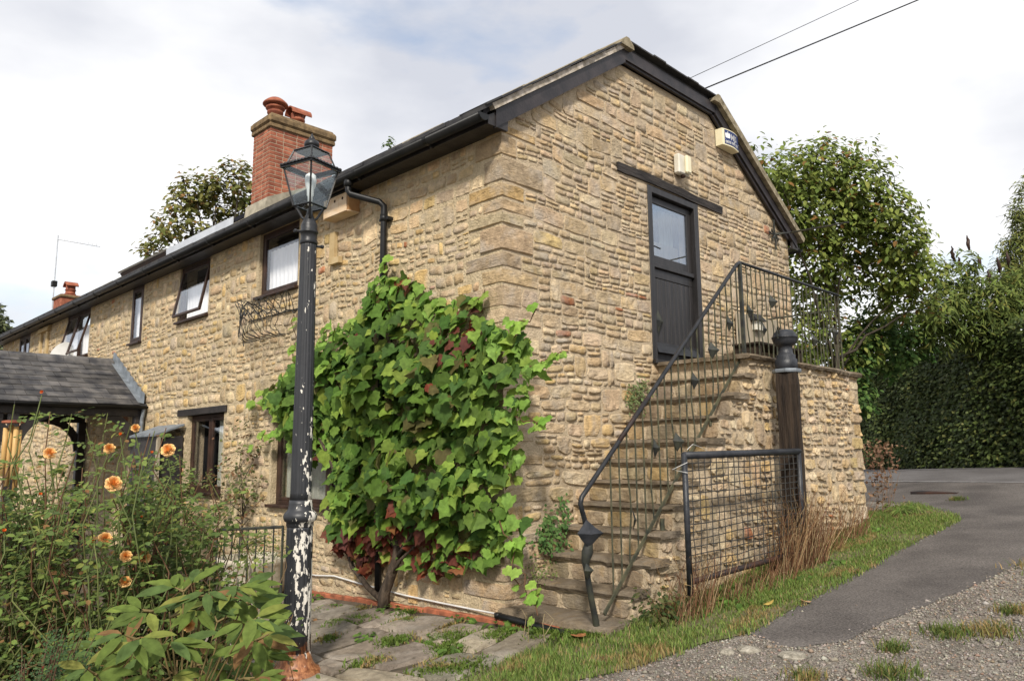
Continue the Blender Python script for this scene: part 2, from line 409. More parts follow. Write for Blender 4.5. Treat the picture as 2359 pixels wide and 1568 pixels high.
pm('pale_wood', (.28, .235, .17), (.42, .36, .27), 5, .85, .4, 40, stretch=(4, 4, .4))
pm('grey_plastic', (.46, .45, .42), (.54, .53, .50), 4, .5)
pm('bamboo', (.50, .30, .10), (.62, .42, .18), 6, .5, stretch=(2, 2, .5))
pm('tarmac', (.088, .078, .072), (.150, .134, .122), 1.3, .9, 1.0, 120, dist=.012, detail=8, speck=(55, .55))
pm('road', (.105, .098, .096), (.150, .142, .140), 1.2, .9, .5, 120, dist=.006, detail=9, speck=(40, .3))
pm('dull_stone', (.20, .18, .14), (.36, .33, .27), 14, .9, .8, 40, speck=(60, .4))
pm('white_line', (.24, .23, .23), (.40, .39, .39), 9, .8)
pm('ground', (.15, .130, .105), (.29, .26, .22), 3.5, .95, 1.0, 60, dist=.03, detail=9, speck=(38, .5))
pm('soil', (.06, .048, .032), (.14, .11, .075), 6, .95, 1.0, 30, dist=.04, detail=8)
pm('turf', (.10, .095, .045), (.17, .15, .08), 5, .95, .8, 60, dist=.02)
pm('pebble', (1, 1, 1), (1, 1, 1), 3, .9, attr=True)
pm('bark', (.045, .033, .024), (.115, .085, .06), 10, .9, 1.0, 40, stretch=(3, 3, .5), dist=.02)
pm('tree_bark', (.035, .028, .020), (.075, .062, .046), 8, .9, .8, 25, stretch=(2, 2, .5))
pm('stem', (1, 1, 1), (1, 1, 1), 5, .7, attr=True)
pm('cable', (.58, .57, .55), (.70, .69, .66), 7, .6)
pm('concrete_pot', (.42, .38, .29), (.55, .50, .40), 7, .9, .5, 40)
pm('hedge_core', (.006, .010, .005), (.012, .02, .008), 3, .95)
pm('solar', (.02, .022, .03), (.03, .032, .045), 4, .2, spec=.6)
pm('alu', (.6, .62, .64), (.72, .74, .76), 5, .35, metal=.6)
pm('berry', (.45, .015, .01), (.6, .03, .02), 5, .35)
pm('petal', (1, 1, 1), (1, 1, 1), 5, .6, attr=True)
leaf_mat('leaf', .38, .6, .14); leaf_mat('leaf_dull', .25, .65, .10); leaf_mat('leaf_gloss', .15, .5, .2); leaf_mat('grass', .35, .6, .2)
glass_mat('glass', .05); glass_mat('door_glass', .30, (.9, .93, .95)); glass_mat('lamp_glass', .03, (.95, .975, .975)); glass_mat('window_glass', .06, (1, 1, 1))
# lamp-post paint: black over white, flaking, rusting at the foot
def lamp_paint():
    m, N, L, b = newmat('lamp_paint')
    g = N.new('ShaderNodeNewGeometry'); mp = N.new('ShaderNodeMapping'); mp.inputs['Scale'].default_value = (1, 1, .42); L.new(g.outputs[0], mp.inputs[0])
    def nz(sc, d=5, src=mp.outputs[0], ro=.55):
        t = N.new('ShaderNodeTexNoise'); t.inputs['Scale'].default_value = sc; t.inputs['Detail'].default_value = d; t.inputs['Roughness'].default_value = ro; L.new(src, t.inputs[0]); return t.outputs[0]
    def M(op, a, bb):
        x = N.new('ShaderNodeMath'); x.operation = op
        for i, v in enumerate((a, bb)):
            if isinstance(v, (int, float)): x.inputs[i].default_value = v
            else: L.new(v, x.inputs[i])
        return x.outputs[0]
    sp = N.new('ShaderNodeSeparateXYZ'); L.new(g.outputs[0], sp.inputs[0])
    side = M('MULTIPLY', M('ADD', M('MULTIPLY', M('ADD', sp.outputs[0], 1.95), .62), M('MULTIPLY', M('ADD', sp.outputs[1], -.49), -.78)), .85)
    low = N.new('ShaderNodeMapRange'); low.inputs[1].default_value = 2.9; low.inputs[2].default_value = .2; low.inputs[3].default_value = -.01; low.inputs[4].default_value = .05; L.new(sp.outputs[2], low.inputs[0])
    v = M('ADD', M('ADD', M('MULTIPLY', nz(34, 4), .62), M('MULTIPLY', nz(9, 3), .45)), M('ADD', side, low.outputs[0]))
    fl = N.new('ShaderNodeValToRGB'); fl.color_ramp.elements[0].position = .655; fl.color_ramp.elements[1].position = .665; L.new(v, fl.inputs[0])
    def mix(f, a, c):
        x = N.new('ShaderNodeMix'); x.data_type = 'RGBA'; L.new(f, x.inputs[0])
        for i, q in ((6, a), (7, c)):
            if isinstance(q, tuple): x.inputs[i].default_value = (*q, 1)
            else: L.new(q, x.inputs[i])
        return x.outputs[2]
    blk = N.new('ShaderNodeValToRGB'); blk.color_ramp.elements[0].color = (.012, .013, .015, 1); blk.color_ramp.elements[1].color = (.035, .037, .042, 1); L.new(nz(20), blk.inputs[0])
    c = mix(fl.outputs[0], blk.outputs[0], (.72, .68, .60))
    rz = N.new('ShaderNodeMapRange'); rz.inputs[1].default_value = .26; rz.inputs[2].default_value = -.12; rz.inputs[3].default_value = -.25; rz.inputs[4].default_value = .35; L.new(sp.outputs[2], rz.inputs[0])
    rf = N.new('ShaderNodeValToRGB'); rf.color_ramp.elements[0].position = .50; rf.color_ramp.elements[1].position = .60; L.new(M('ADD', nz(24, 6), rz.outputs[0]), rf.inputs[0])
    rc = N.new('ShaderNodeValToRGB'); rc.color_ramp.elements[0].color = (.16, .05, .018, 1); rc.color_ramp.elements[1].color = (.46, .20, .085, 1); rc.color_ramp.elements[0].position = .35; rc.color_ramp.elements[1].position = .65; L.new(nz(40), rc.inputs[0])
    c = mix(rf.outputs[0], c, rc.outputs[0]); L.new(c, b.inputs['Base Color'])
    b.inputs['Roughness'].default_value = .45
    bp = N.new('ShaderNodeBump'); bp.inputs['Strength'].default_value = .35; bp.inputs['Distance'].default_value = .006; L.new(v, bp.inputs['Height']); L.new(bp.outputs[0], b.inputs['Normal'])
lamp_paint()

# ------------------------------------------------------------------ setting
def sheet(name, A, B, nu, nv, off, mat, kind='structure'):
    def rs(P, n):
        P = np.array(P, float); d = np.r_[0, np.cumsum(np.linalg.norm(np.diff(P, axis=0), axis=1))]; t = np.linspace(0, d[-1], n)
        return np.c_[np.interp(t, d, P[:, 0]), np.interp(t, d, P[:, 1])]
    a = rs(A, nu); b = rs(B, nu); V = []
    if name in ('driveway', 'grass_verge'):
        for q in (a, b):
            for i in range(1, nu-1): q[i] += np.array([mnoise.noise((q[i][0]*3, q[i][1]*3, 1)), mnoise.noise((q[i][0]*3, q[i][1]*3, 9))])*.06
    for j in range(nv):
        p = a+(b-a)*j/(nv-1); V.append(np.c_[p, gz(p[:, 0], p[:, 1])+off])
    V = np.concatenate(V); F = grid_faces(nu, nv)
    # faces must look up
    n = np.cross(V[F[0][1]]-V[F[0][0]], V[F[0][2]]-V[F[0][0]])
    if n[2] < 0: F = [f[::-1] for f in F]
    o = part(None, name, V, F, mat)
    o['kind'] = kind; return o
gx = sorted(set(list(np.arange(-4, 12.61, 1.66))+[-400, -120, -40, -20, -10, 12.6, 20, 40, 120, 400]))
gy = sorted(set([-400, -120, -40, -20, -10, -5, -3, -1, 1, 4, 8, 14, 20, 40, 120, 400]))
V = [(x, y, float(gz(x, y))) for y in gy for x in gx]
o = part(None, 'ground', V, grid_faces(len(gx), len(gy)), 'ground'); o['kind'] = 'structure'
EDGE = [(.33, -2.48), (.46, -2.18), (1.1, -2.20), (1.78, -2.18), (2.7, -2.20), (3.77, -2.16), (5.0, -2.23), (5.93, -2.24), (6.45, -2.08), (6.95, -1.75), (7.5, -1.2), (8.0, -.4), (8.5, .8), (9.0, 3.9)]
EDR = [(.27, -2.52), (.27, -2.72), (.57, -2.94), (1.2, -3.02), (1.98, -3.2), (2.75, -3.34), (3.44, -3.46), (4.4, -3.75), (5.4, -4.1), (6.6, -4.4), (8, -4.7), (9, -4.9), (9.6, -4.95), (10.1, -4.97)]
sheet('driveway', EDR, EDGE, 130, 14, .006, 'tarmac')
sheet('road', [(10.1, -4.97), (10.6, -1), (11.4, 3.95)], [(9.0, 3.9), (9.5, 3.92), (10, 3.94)], 12, 4, .0065, 'tarmac')['kind'] = 'structure'
sheet('road', [(9.75, -4.9), (10.07, -2.22), (10.68, .6), (11.4, 3.95)], [(12.5, -4.9), (12.55, -2), (12.56, 1), (12.59, 3.95)], 14, 5, .011, 'road')
sheet('road', [(12.55, -60), (12.6, -5), (12.6, 3.95), (12.6, 60)], [(40, -60), (40, -5), (40, 3.95), (40, 60)], 30, 4, .013, 'road')
sheet('road_marking', [(9.72, -4.9), (10.05, -2.22), (10.66, .6), (11.38, 3.95)], [(9.785, -4.9), (10.115, -2.22), (10.725, .6), (11.445, 3.95)], 14, 2, .016, 'white_line')
# drain cover in the tarmac
mh = thing('manhole_cover', 'small rusty square cover set in the tarmac near the hedge', 'cover', (9.0, -1.2, gz(9.0, -1.2)))
def tilted_box(lo, hi, z0): return None
b = MB(); z0 = float(gz(9, -1.2)); b.bbox((8.72, -1.55, z0-.05), (9.28, -.85, z0+.012), .006); b.part(mh, 'lid', 'rust_rail')
VERGE_A = [(-1.95, -1.25), (-1.42, -.93), (-1.0, -.92), (-.53, -.90), (-.2, -1.0), (.0, -1.18), (.6, -1.2), (1.6, -1.2), (2.8, -1.2), (4.2, -1.2), (5.9, -1.2), (6.2, -1.0), (6.6, -.9), (7.2, -1.2)]
VERGE_B = [(-1.9, -1.55), (-1.3, -1.62), (-.95, -1.71), (-.62, -1.88), (-.2, -1.98), (.09, -2.02), (.46, -2.21), (1.78, -2.21), (2.7, -2.23), (3.77, -2.19), (5.93, -2.27), (6.48, -2.1), (6.98, -1.77), (7.45, -1.25)]
sheet('grass_verge', VERGE_B, VERGE_A, 90, 10, .012, 'turf')
sheet('garden_bed', [(-9.5, -2.5), (-7, -2.2), (-4, -1.6), (-2.75, -.6), (-2.5, .4), (-2.3, 1.6), (-2.2, 3.9)], [(-9.5, 3.9), (-8, 3.92), (-7, 3.93), (-6, 3.94), (-5, 3.95), (-4, 3.96), (-3.8, 3.97)], 40, 16, .010, 'soil')
sheet('garden_bed', [(-9.5, 4.0), (-2, 4.0), (-.1, 4.0)], [(-9.5, 26), (-2, 26), (-.1, 26)], 20, 10, .010, 'soil')
# paving of broken flags
paving = sheet('paving', [(-2.7, -.7), (-1.95, -1.2), (-1.4, -.93), (-.5, -.92), (-.05, -.95)], [(-2.4, 3.9), (-1.8, 3.92), (-1.2, 3.95), (-.5, 3.96), (-.05, 3.97)], 16, 24, .005, 'soil')
rg = np.random.default_rng(31); st = Stones()
def blk(u, v):
    return not (v > -.85 and u < -.22 and u > -2.55 and (v > -.7 or u > -1.6) )
for r in pack(rg, -2.6, -.2, -.9, 4.0, blk, .21, .105, (.25, .45, .3), (1.0, 2.1), 3):
    hh = rg.uniform(.006, .03); sx, sy = rg.normal(0, .012, 2); cx, cy = (r[0]+r[1])/2, (r[2]+r[3])/2
    def to3(u, v, d, hh=hh, sx=sx, sy=sy, cx=cx, cy=cy): return (u, v, float(gz(u, v))+.005+d*.8+(0 if d < 0 else hh+sx*(u-cx)+sy*(v-cy)))
    def warp(u, v): return u+.11*mnoise.noise((u*1.6, v*1.6, 3)), v+.11*mnoise.noise((u*1.6, v*1.6, 8))
    c = np.array((.26, .225, .18))*rg.uniform(.7, 1.25)*rg.uniform(.96, 1.04, 3)
    st.add(stone_geo(rg, r, to3, warp, .026, .012, 0, .026, .25), c, paving)
st.build(300, 'flag', 'flagstone')
# ------------------------------------------------------------------ the cottage
XF = -.05; XR = 6.50; EAVE = 5.0
house = thing('stone_cottage', 'two-storey golden rubble stone cottage with black gutter and timber stable door', 'house', (0, 0, 0))
gable = None
def roofz(x):                                  # underside line of the roof on the gable
    if x < 2.03: return 6.43-(2.03-x)*.685
    if x < 4.15: return 6.43
    return 6.43-(x-4.15)*.60
DOOR = (2.56, 3.72, 2.74, 5.0)
b = MB()
def quad(b, P): b.add(P, [(0, 1, 2, 3)])
dx0, dx1, dz0, dz1 = DOOR
for (a, c, e, f) in ((XF, dx0, -.3, 5.0), (dx0, dx1, -.3, dz0), (dx1, XR, -.3, 5.0)):
    quad(b, [(a, 0, e), (c, 0, e), (c, 0, f), (a, 0, f)])
b.add([(XF, 0, 5.0), (XR, 0, 5.0), (XR, 0, roofz(XR)), (4.15, 0, 6.43), (2.03, 0, 6.43), (XF, 0, roofz(XF))], [(0, 1, 2, 3, 4, 5)])
for x in (dx0, dx1): quad(b, [(x, 0, dz0), (x, .3, dz0), (x, .3, dz1), (x, 0, dz1)])
quad(b, [(dx0, 0, dz0), (dx1, 0, dz0), (dx1, .3, dz0), (dx0, .3, dz0)]); quad(b, [(dx0, 0, dz1), (dx1, 0, dz1), (dx1, .3, dz1), (dx0, .3, dz1)])
b.add([(XR, 0, -.3), (XR, 21, -.3), (XR, 21, 5.1), (XR, 0, 5.1)], [(0, 1, 2, 3)])
gable = b.part(house, 'gable_wall', 'mortar')
WIN = dict(w1=(4.05, 5.20, 3.93, 4.91), w2=(6.93, 8.15, 3.93, 4.91), w3=(9.87, 10.45, 3.80, 4.91), w4=(13.05, 14.75, 3.85, 4.91), w5=(18.0, 19.1, 3.85, 4.91), l1=(6.15, 7.52, 1.05, 2.28), l2=(2.55, 4.60, .95, 2.25))
ops = list(WIN.values())
ys = sorted({0, 21.0}|{v for o in ops for v in o[:2]}); zs = sorted({-.6, 5.05}|{v for o in ops for v in o[2:]})
b = MB()
for i in range(len(ys)-1):
    for j in range(len(zs)-1):
        cy, cz = (ys[i]+ys[i+1])/2, (zs[j]+zs[j+1])/2
        if any(o[0] < cy < o[1] and o[2] < cz < o[3] for o in ops): continue
        quad(b, [(XF, ys[i+1], zs[j]), (XF, ys[i], zs[j]), (XF, ys[i], zs[j+1]), (XF, ys[i+1], zs[j+1])])
for (a, c, e, f) in ops:
    quad(b, [(XF, a, e), (.25, a, e), (.25, a, f), (XF, a, f)]); quad(b, [(XF, c, e), (.25, c, e), (.25, c, f), (XF, c, f)])
    quad(b, [(XF, a, e), (XF, c, e), (.25, c, e), (.25, a, e)]); quad(b, [(XF, a, f), (XF, c, f), (.25, c, f), (.25, a, f)])
quad(b, [(XF, 21, -.6), (XR, 21, -.6), (XR, 21, 5.05), (XF, 21, 5.05)])
front = b.part(house, 'front_wall', 'mortar_front')
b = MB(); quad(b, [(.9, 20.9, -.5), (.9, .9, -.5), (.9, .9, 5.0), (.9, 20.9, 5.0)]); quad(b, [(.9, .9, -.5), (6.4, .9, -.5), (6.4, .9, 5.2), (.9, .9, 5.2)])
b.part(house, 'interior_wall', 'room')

ST = Stones(np.array((.49, .395, .26)), .7); rg = np.random.default_rng(11)
# quoins at the corner: blocks that wrap both faces
def quoin(z0, z1, lx, ly, rng):
    V = []; nz = 4; sd = rng.uniform(0, 99)
    prof = [(lx, -1), (lx-.02, 0), (lx*.6, 0), (lx*.25, 0), (0, 2), (-1, ly*.25), (-1, ly*.6), (-1, ly-.02), (-2, ly)]
    pr = rng.uniform(.010, .022)
    g = .020
    for k in range(nz+1):
        t = (0, .07, .5, .92, 1)[k]; z = z0+g/2+(z1-z0-g)*t; e = 1 if 0 < k < nz else -.3
        for i, (p, q) in enumerate([(lx, 'x'), (lx-.025, 'x'), (lx*.6, 'x'), (lx*.25, 'x'), (0, 'c'), (ly*.25, 'y'), (ly*.6, 'y'), (ly-.025, 'y'), (ly, 'y')]):
            dd = (pr+.016*mnoise.noise((i*.9+sd, t*3, 1)))*(1 if e > 0 else .1)
            if i in (0, 8) or e < 0: dd = -.012
            zz = z+.009*mnoise.noise((i*.8+sd, 4, t))
            if q == 'x': V.append((XF+p, -dd, zz))
            elif q == 'y': V.append((XF-dd, p, zz))
            else: V.append((XF-dd*.7, -dd*.7, zz))
    F = grid_faces(9, nz+1)
    return V, np.array([f[::-1] for f in F])
z = -.25; k = 0; QX = []; QY = []
while z < 4.98:
    h = min(rg.choice([.11, .14, .17, .2, .24, .28]), 5.0-z); 
    if h < .06: break
    lx, ly = (rg.uniform(.42, .7), rg.uniform(.22, .34)) if k % 2 else (rg.uniform(.22, .36), rg.uniform(.4, .62))
    Vq, Fq = quoin(z, z+h, lx, ly, rg)
    ST.add(Vq, pick(rg, (2, 3, 1, 2, .8, 2, 4), .22), gable, Fq)
    QX.append((z, z+h, lx)); QY.append((z, z+h, ly)); z += h; k += 1
def q_at(Q, z):
    for a, c, l in Q:
        if a <= z < c: return l
    return .0
LINT = (1.91, 4.38, 5.0, 5.115)
def blk_g(u, v):
    if v > roofz(u)-.02: return True
    if u-XF < q_at(QX, v)+.0: return True
    if dx0-.03 < u < dx1+.03 and dz0-.06 < v < dz1: return True
    if LINT[0] < u < LINT[1] and LINT[2]-.02 < v < LINT[3]+.02: return True
    return False
def warp_g(u, v):
    f = min(1, max(0, (u-XF)/.5))*min(1, max(0, abs(u-3.14)/.9-.55))*1.0
    return u+.02*mnoise.noise((u*2, v*3, 1)), v+f*(.05*mnoise.noise((u*.9, v*.8, 4))+.022*mnoise.noise((u*2.6, v*2.6, 9)))
for r in courses(rg, XF, XR, -.25, 6.6, blk_g, (.065, .19), (1.1, 3.4), .40, .11, breaks=(2.68, 4.98, 5.14)):
    cu, cv = (r[0]+r[1])/2, (r[2]+r[3])/2
    low = 1/(1+math.exp((cv-2.6)/.3)) if cu < 2.6 else 0
    w = (2.2+low*2, 3.4-low*2, .35+2.6*low, .9+2*low, .5, 2.6, 3.6-2.6*low)
    lean = (.002+.008*rg.random())*(1-.6*low)
    ST.add(stone_geo(rg, r, lambda u, v, d: (u, -d, v), warp_g, (.007+.013*low), .009+.014*low, lean, .012, .3+.4*low), pick(rg, w), gable)
def blk_f(u, v):
    if v < gz(0, u)-.02 or v > 4.91: return True
    if u < q_at(QY, v): return True
    for (a, c, e, f) in ops:
        if a-.05 < u < c+.05 and e-.05 < v < f+.02: return True
    if 6.02 < u < 7.92 and 2.26 < v < 2.42: return True
    if 2.4 < u < 4.8 and 2.24 < v < 2.42: return True
    if 9.3 < u < 12.9 and v < 2.2: return False
    return False
def warp_f(u, v):
    f = min(1, max(0, u/.5))
    return u+.03*mnoise.noise((u*1.7, v*2.4, 11)), v+f*(.06*mnoise.noise((u*.8, v*.8, 14))+.04*mnoise.noise((u*2.2, v*2.4, 19)))
for r in courses(rg, XF, 21.0, -.35, 5.0, blk_f, (.075, .18), (.8, 2.5), .22, .16, breaks=(.90, 2.25, 2.425, 3.88)):
    cu, cv = (r[0]+r[1])/2, (r[2]+r[3])/2
    w = (3, 2.2, 2.0, 2.2, .4, 2.6, 2.2)
    if cv < 2.6: w = (1.6, 2.4, 1.4, 2.8, .35, 2.4, 2.8)
    rn = rg.uniform(.15, .9)
    if 0 < cu < 2.0 and rg.random() < .5: rn *= .5
    ST.add(stone_geo(rg, r, lambda u, v, d: (XF-d, u, v), lambda u, v: warp_f(u, v), .026, .010, .003, .011, rn), pick(rg, w, .17, (1.06, 1.0, .87)), front, GFn[:, ::-1])
ST.build(300, 'stone', 'stone')
for o in list(front.children):
    if o.data.materials: o.data.materials[0] = MATS['stone_front']

# ---- roof
S = .685
rf = MB()
def slopep(x0, z0, x1, z1, y0, y1, t):
    n = np.array([-(z1-z0), 0, (x1-x0)]); n = n/np.linalg.norm(n)*t
    return [(x0, z0), (x1, z1), (x1+n[0], z1+n[2]), (x0+n[0], z0+n[2])]
AP = (2.03, 6.61); KN = (4.20, 6.60); EL = (-.36, 6.61-(2.03+.36)*S); ER = (6.74, 6.60-(6.74-4.20)*.63)
rf.prism([EL, AP, KN, ER, (ER[0], ER[1]+.06), (KN[0]+.02, KN[1]+.06), (AP[0]-.02, AP[1]+.06), (EL[0], EL[1]+.06)], 1, -.06, 21.1)
roof = rf.part(house, 'roof', 'roof_slate')
# slate courses along the eave and the verges, uneven edges
rg = np.random.default_rng(5); y = -.13
while y < 21:
    w = rg.uniform(.22, .34); b = MB(); dz = rg.uniform(.0, .014); ex = rg.uniform(-.02, .01)
    b.prism([(EL[0]-.06+ex, EL[1]+.008), (EL[0]+.5, EL[1]+.008+.384), (EL[0]+.5, EL[1]+.060+dz+.384), (EL[0]-.06+ex, EL[1]+.040+dz)], 1, y+.004, y+w)
    b.part(roof, 'slate', 'roof_slate'); y += w
def along(p0, p1, n): return [(p0[0]+(p1[0]-p0[0])*i/n, p0[1]+(p1[1]-p0[1])*i/n) for i in range(n+1)]
for (p0, p1, n) in ((EL, AP, 11), (AP, KN, 8), (KN, ER, 11)):
    pts = along(p0, p1, n)
    for i in range(n):
        a, c = pts[i], pts[i+1]; q = np.array([-(c[1]-a[1]), c[0]-a[0]]); q = q/np.linalg.norm(q)
        l0 = .064+rg.uniform(0, .01); l1 = l0+.02
        b = MB(); b.prism([tuple(np.array(a)+q*l0), tuple(np.array(c)+q*l0), tuple(np.array(c)+q*l1), tuple(np.array(a)+q*l1)], 1, -.15-rg.uniform(0, .02), .25)
        b.part(roof, 'slate', 'roof_slate')
# mortar bedding under the verge slates (front slope), pale undercloak on the back slope
b = MB(); b.prism([(EL[0]+.10, EL[1]+.065), (AP[0], AP[1]-.0), (AP[0]-.02, AP[1]+.062), (EL[0]+.06, EL[1]+.115)], 1, -.128, -.062); b.part(roof, 'verge_mortar', 'verge_mortar')
b = MB(); b.prism([(KN[0], KN[1]-.005), (ER[0], ER[1]+.0), (ER[0]+.06, ER[1]+.075), (KN[0]+.06, KN[1]+.085)], 1, -.17, -.062); b.part(roof, 'undercloak', 'ridge')
# bargeboards
def board(p0, p1, dep, y0, y1, name, mat='barge_wood', top=0):
    a = np.array(p0); c = np.array(p1); t = (c-a)/np.linalg.norm(c-a); q = np.array([-t[1], t[0]])
    b = MB(); b.prism([tuple(a+q*top), tuple(c+q*top), tuple(c+q*top-np.array([0, dep])), tuple(a+q*top-np.array([0, dep]))], 1, y0, y1); return b.part(house, name, mat)
board((EL[0]+.14, EL[1]+.082), AP, .19, -.10, -.052, 'bargeboard'); board(AP, KN, .15, -.095, -.05, 'bargeboard'); board(KN, (ER[0]-.10, ER[1]+.072), .17, -.10, -.052, 'bargeboard')
board((EL[0]+.30, EL[1]+.10), (AP[0], AP[1]-.15), .05, -.07, -.035, 'verge_trim'); board((AP[0], AP[1]-.13), (KN[0], KN[1]-.13), .05, -.07, -.035, 'verge_trim'); board((KN[0]-.05, KN[1]-.13), (ER[0]-.35, ER[1]+.06), .06, -.07, -.035, 'verge_trim')
# ridge tiles (two ridges, the top between them is flat)
for (rx, rz, tl) in ((AP[0]-.03, AP[1]+.03, -.1), (KN[0], KN[1]+.04, .1)):
    y = -.17
    while y < 21:
        L_ = .44; b = MB(); e = rg.uniform(-.008, .008)
        b.prism([(rx-.13, rz-.05+e), (rx+.13, rz-.05+e), (rx+.12, rz+.0+e), (rx+.03, rz+.075+e), (rx-.03, rz+.075+e), (rx-.12, rz+.0+e)], 1, y, y+L_-.008); b.part(roof, 'ridge_tile', 'ridge'); y += L_
# soffit, fascia
b = MB(); b.box((-.30, -.05, 4.905), (XF+.02, 21, 4.935)); b.part(house, 'soffit', 'dark_wood')
b = MB(); b.box((-.325, -.05, 4.88), (-.30, 21, 5.03)); b.part(house, 'fascia', 'dark_wood')
b = MB(); b.prism([(-.32, 4.88), (XF+.01, 4.88), (XF+.01, 5.14), (-.32, 4.97)], 1, -.085, -.05); b.part(house, 'box_end', 'dark_wood')
b = MB(); b.box((6.52, -.05, 4.87), (6.70, 21, 4.90)); b.prism([(XR, 4.87), (6.70, 4.87), (6.70, 4.95), (XR, 5.10)], 1, -.085, -.05); b.part(house, 'soffit', 'dark_wood')
# gutter: half round with joints and an end cap
def half_round(cx, cz, r, y0, y1, n=9, th=.006):
    V = []; F = []
    for y in (y0, y1):
        for rr in (r, r-th):
            for i in range(n): w = PI+PI*i/(n-1); V.append((cx+rr*math.cos(w), y, cz+rr*math.sin(w)))
    o_ = lambda k, i: k*n+i
    for i in range(n-1):
        F += [(o_(0, i), o_(0, i+1), o_(2, i+1), o_(2, i)), (o_(1, i+1), o_(1, i), o_(3, i), o_(3, i+1)), (o_(0, i+1), o_(0, i), o_(1, i), o_(1, i+1)), (o_(2, i), o_(2, i+1), o_(3, i+1), o_(3, i))]
    F += [(0, 2*n, 3*n, n), (n-1, 2*n-1, 4*n-1, 3*n-1)]
    return V, F
GX, GZ = -.395, 4.958
V, F = half_round(GX, GZ, .066, -.10, 21.1); gut = part(house, 'gutter', V, F, 'black_plastic', True)
V, F = half_round(GX, GZ, .071, -.103, -.09); b = MB(); b.add(V, F)
b.prism([(GX+.07*math.cos(PI+PI*i/8), GZ+.07*math.sin(PI+PI*i/8)) for i in range(9)], 1, -.106, -.101); b.part(gut, 'end_cap', 'black_plastic')
for y in np.arange(.75, 21, 1.35):
    V, F = half_round(GX, GZ, .073, y, y+.05); b = MB(); b.add(V, F); b.box((GX+.03, y+.01, GZ-.09), (-.326, y+.04, GZ-.02)); b.part(gut, 'bracket', 'black_plastic')
b = MB(); b.add(*half_round(6.78, 4.92, .066, -.10, 21)); b.part(house, 'gutter', 'black_plastic', True)
# downpipe with swan neck
PY = 2.30
b = MB(); b.tube([(GX, PY, GZ-.05), (GX, PY, GZ-.19), (GX+.02, PY-.02, GZ-.235), (-.17, PY-.33, 4.60), (-.125, PY-.36, 4.55), (-.125, PY-.36, 4.45), (-.125, PY-.36, .1)], .039, 12)
b.lathe([(.055, 0), (.055, .07), (.046, .075), (.046, .09)], (GX, PY, GZ-.135), 12)
b.lathe([(.047, 0), (.047, .08)], (-.125, PY-.36, 4.36), 12); b.lathe([(.047, 0), (.047, .06)], (-.125, PY-.36, 2.6), 12)
dp = b.part(house, 'downpipe', 'black_plastic', True)
b = MB(); b.box((-.13, PY-.45, 4.375), (XF, PY-.27, 4.41)); b.part(dp, 'clip', 'black_plastic')

# ---- windows
def window(key, mull=(), open_=None, cur='curtain', curh=.72, rec=.08, sill=True, cw=(.06, .94)):
    y0, y1, z0, z1 = WIN[key]; x = XF+rec; ft = .055
    b = MB(); b.bbox((x, y0, z0), (x+.07, y0+ft, z1)); b.bbox((x, y1-ft, z0), (x+.07, y1, z1)); b.bbox((x+.001, y0+ft, z1-ft), (x+.069, y1-ft, z1)); b.bbox((x+.001, y0+ft, z0), (x+.069, y1-ft, z0+ft))
    for m in mull: b.bbox((x+.002, m-.03, z0+ft), (x+.068, m+.03, z1-ft))
    w = b.part(house, 'window', 'brown_wood')
    cuts = [y0+ft]+[q for m in mull for q in (m-.03, m+.03)]+[y1-ft]
    for i in range(0, len(cuts), 2):
        a, c = cuts[i], cuts[i+1]; s = .045; op = open_.get(i//2, 0) if open_ else 0
        b = MB()
        for lo, hi in (((0, a, z0+ft), (.04, a+s, z1-ft)), ((0, c-s, z0+ft), (.04, c, z1-ft)), ((.001, a+s, z1-ft-s), (.039, c-s, z1-ft)), ((.001, a+s, z0+ft), (.039, c-s, z0+ft+s))):
            b.bbox(lo, hi, .004)
        g = MB(); g.box((.016, a+s, z0+ft+s), (.022, c-s, z1-ft-s))
        def T(mb):
            out = []
            for (px, py, pz) in mb.v:
                h = z1-ft-pz; out.append((x-.002+px*math.cos(op)-h*math.sin(op), py, z1-ft-h*math.cos(op)-px*math.sin(op)))
            mb.v = out
        T(b); T(g); sh = b.part(w, 'sash', 'brown_wood'); g.part(w, 'pane', 'window_glass')
    if sill:
        b = MB(); b.bbox((XF-.07, y0-.03, z0-.035), (x+.02, y1+.03, z0+.004), .006); b.part(w, 'sill', 'brown_wood')
    if cur:
        V = []; n = 40; a = y0+(y1-y0)*cw[0]; c = y0+(y1-y0)*cw[1]; zt = z0+(z1-z0)*curh
        for j, zz in enumerate((z0+.03, zt)):
            for i in range(n+1): V.append((x+.10+.012*math.sin(i*1.35), a+(c-a)*i/n, zz))
        part(w, 'curtain', V, grid_faces(n+1, 2), cur, True)
    return w
window('w1', (), curh=.74, rec=.05); window('w2', (), {0: rad(11)}, curh=.66, rec=.03); window('w3', (), curh=.8, rec=-.01); window('w4', (13.9,), {0: rad(14), 1: rad(13)}, curh=.7, rec=.02); window('w5', (18.55,), curh=.75, rec=.0)
window('l1', (6.78,), cur='grey_curtain', curh=.96, cw=(.05, .38)); window('l2', (3.25, 3.95), cur='grey_curtain', curh=.98)
b = MB(); b.bbox((XF-.035, 6.05, 2.28), (XF+.1, 7.88, 2.39), .008); b.part(house, 'lintel', 'dark_wood')
b = MB(); b.bbox((XF-.035, 2.42, 2.26), (XF+.1, 4.78, 2.39), .008); b.part(house, 'lintel', 'dark_wood')
b = MB(); b.box((XF-.01, 3.04, 4.12), (XF-.06, 3.16, 4.48)); b.box((XF-.07, 2.92, 4.05), (XF-.011, 3.16, 4.13)); b.part(house, 'corbel', 'pale_stone')
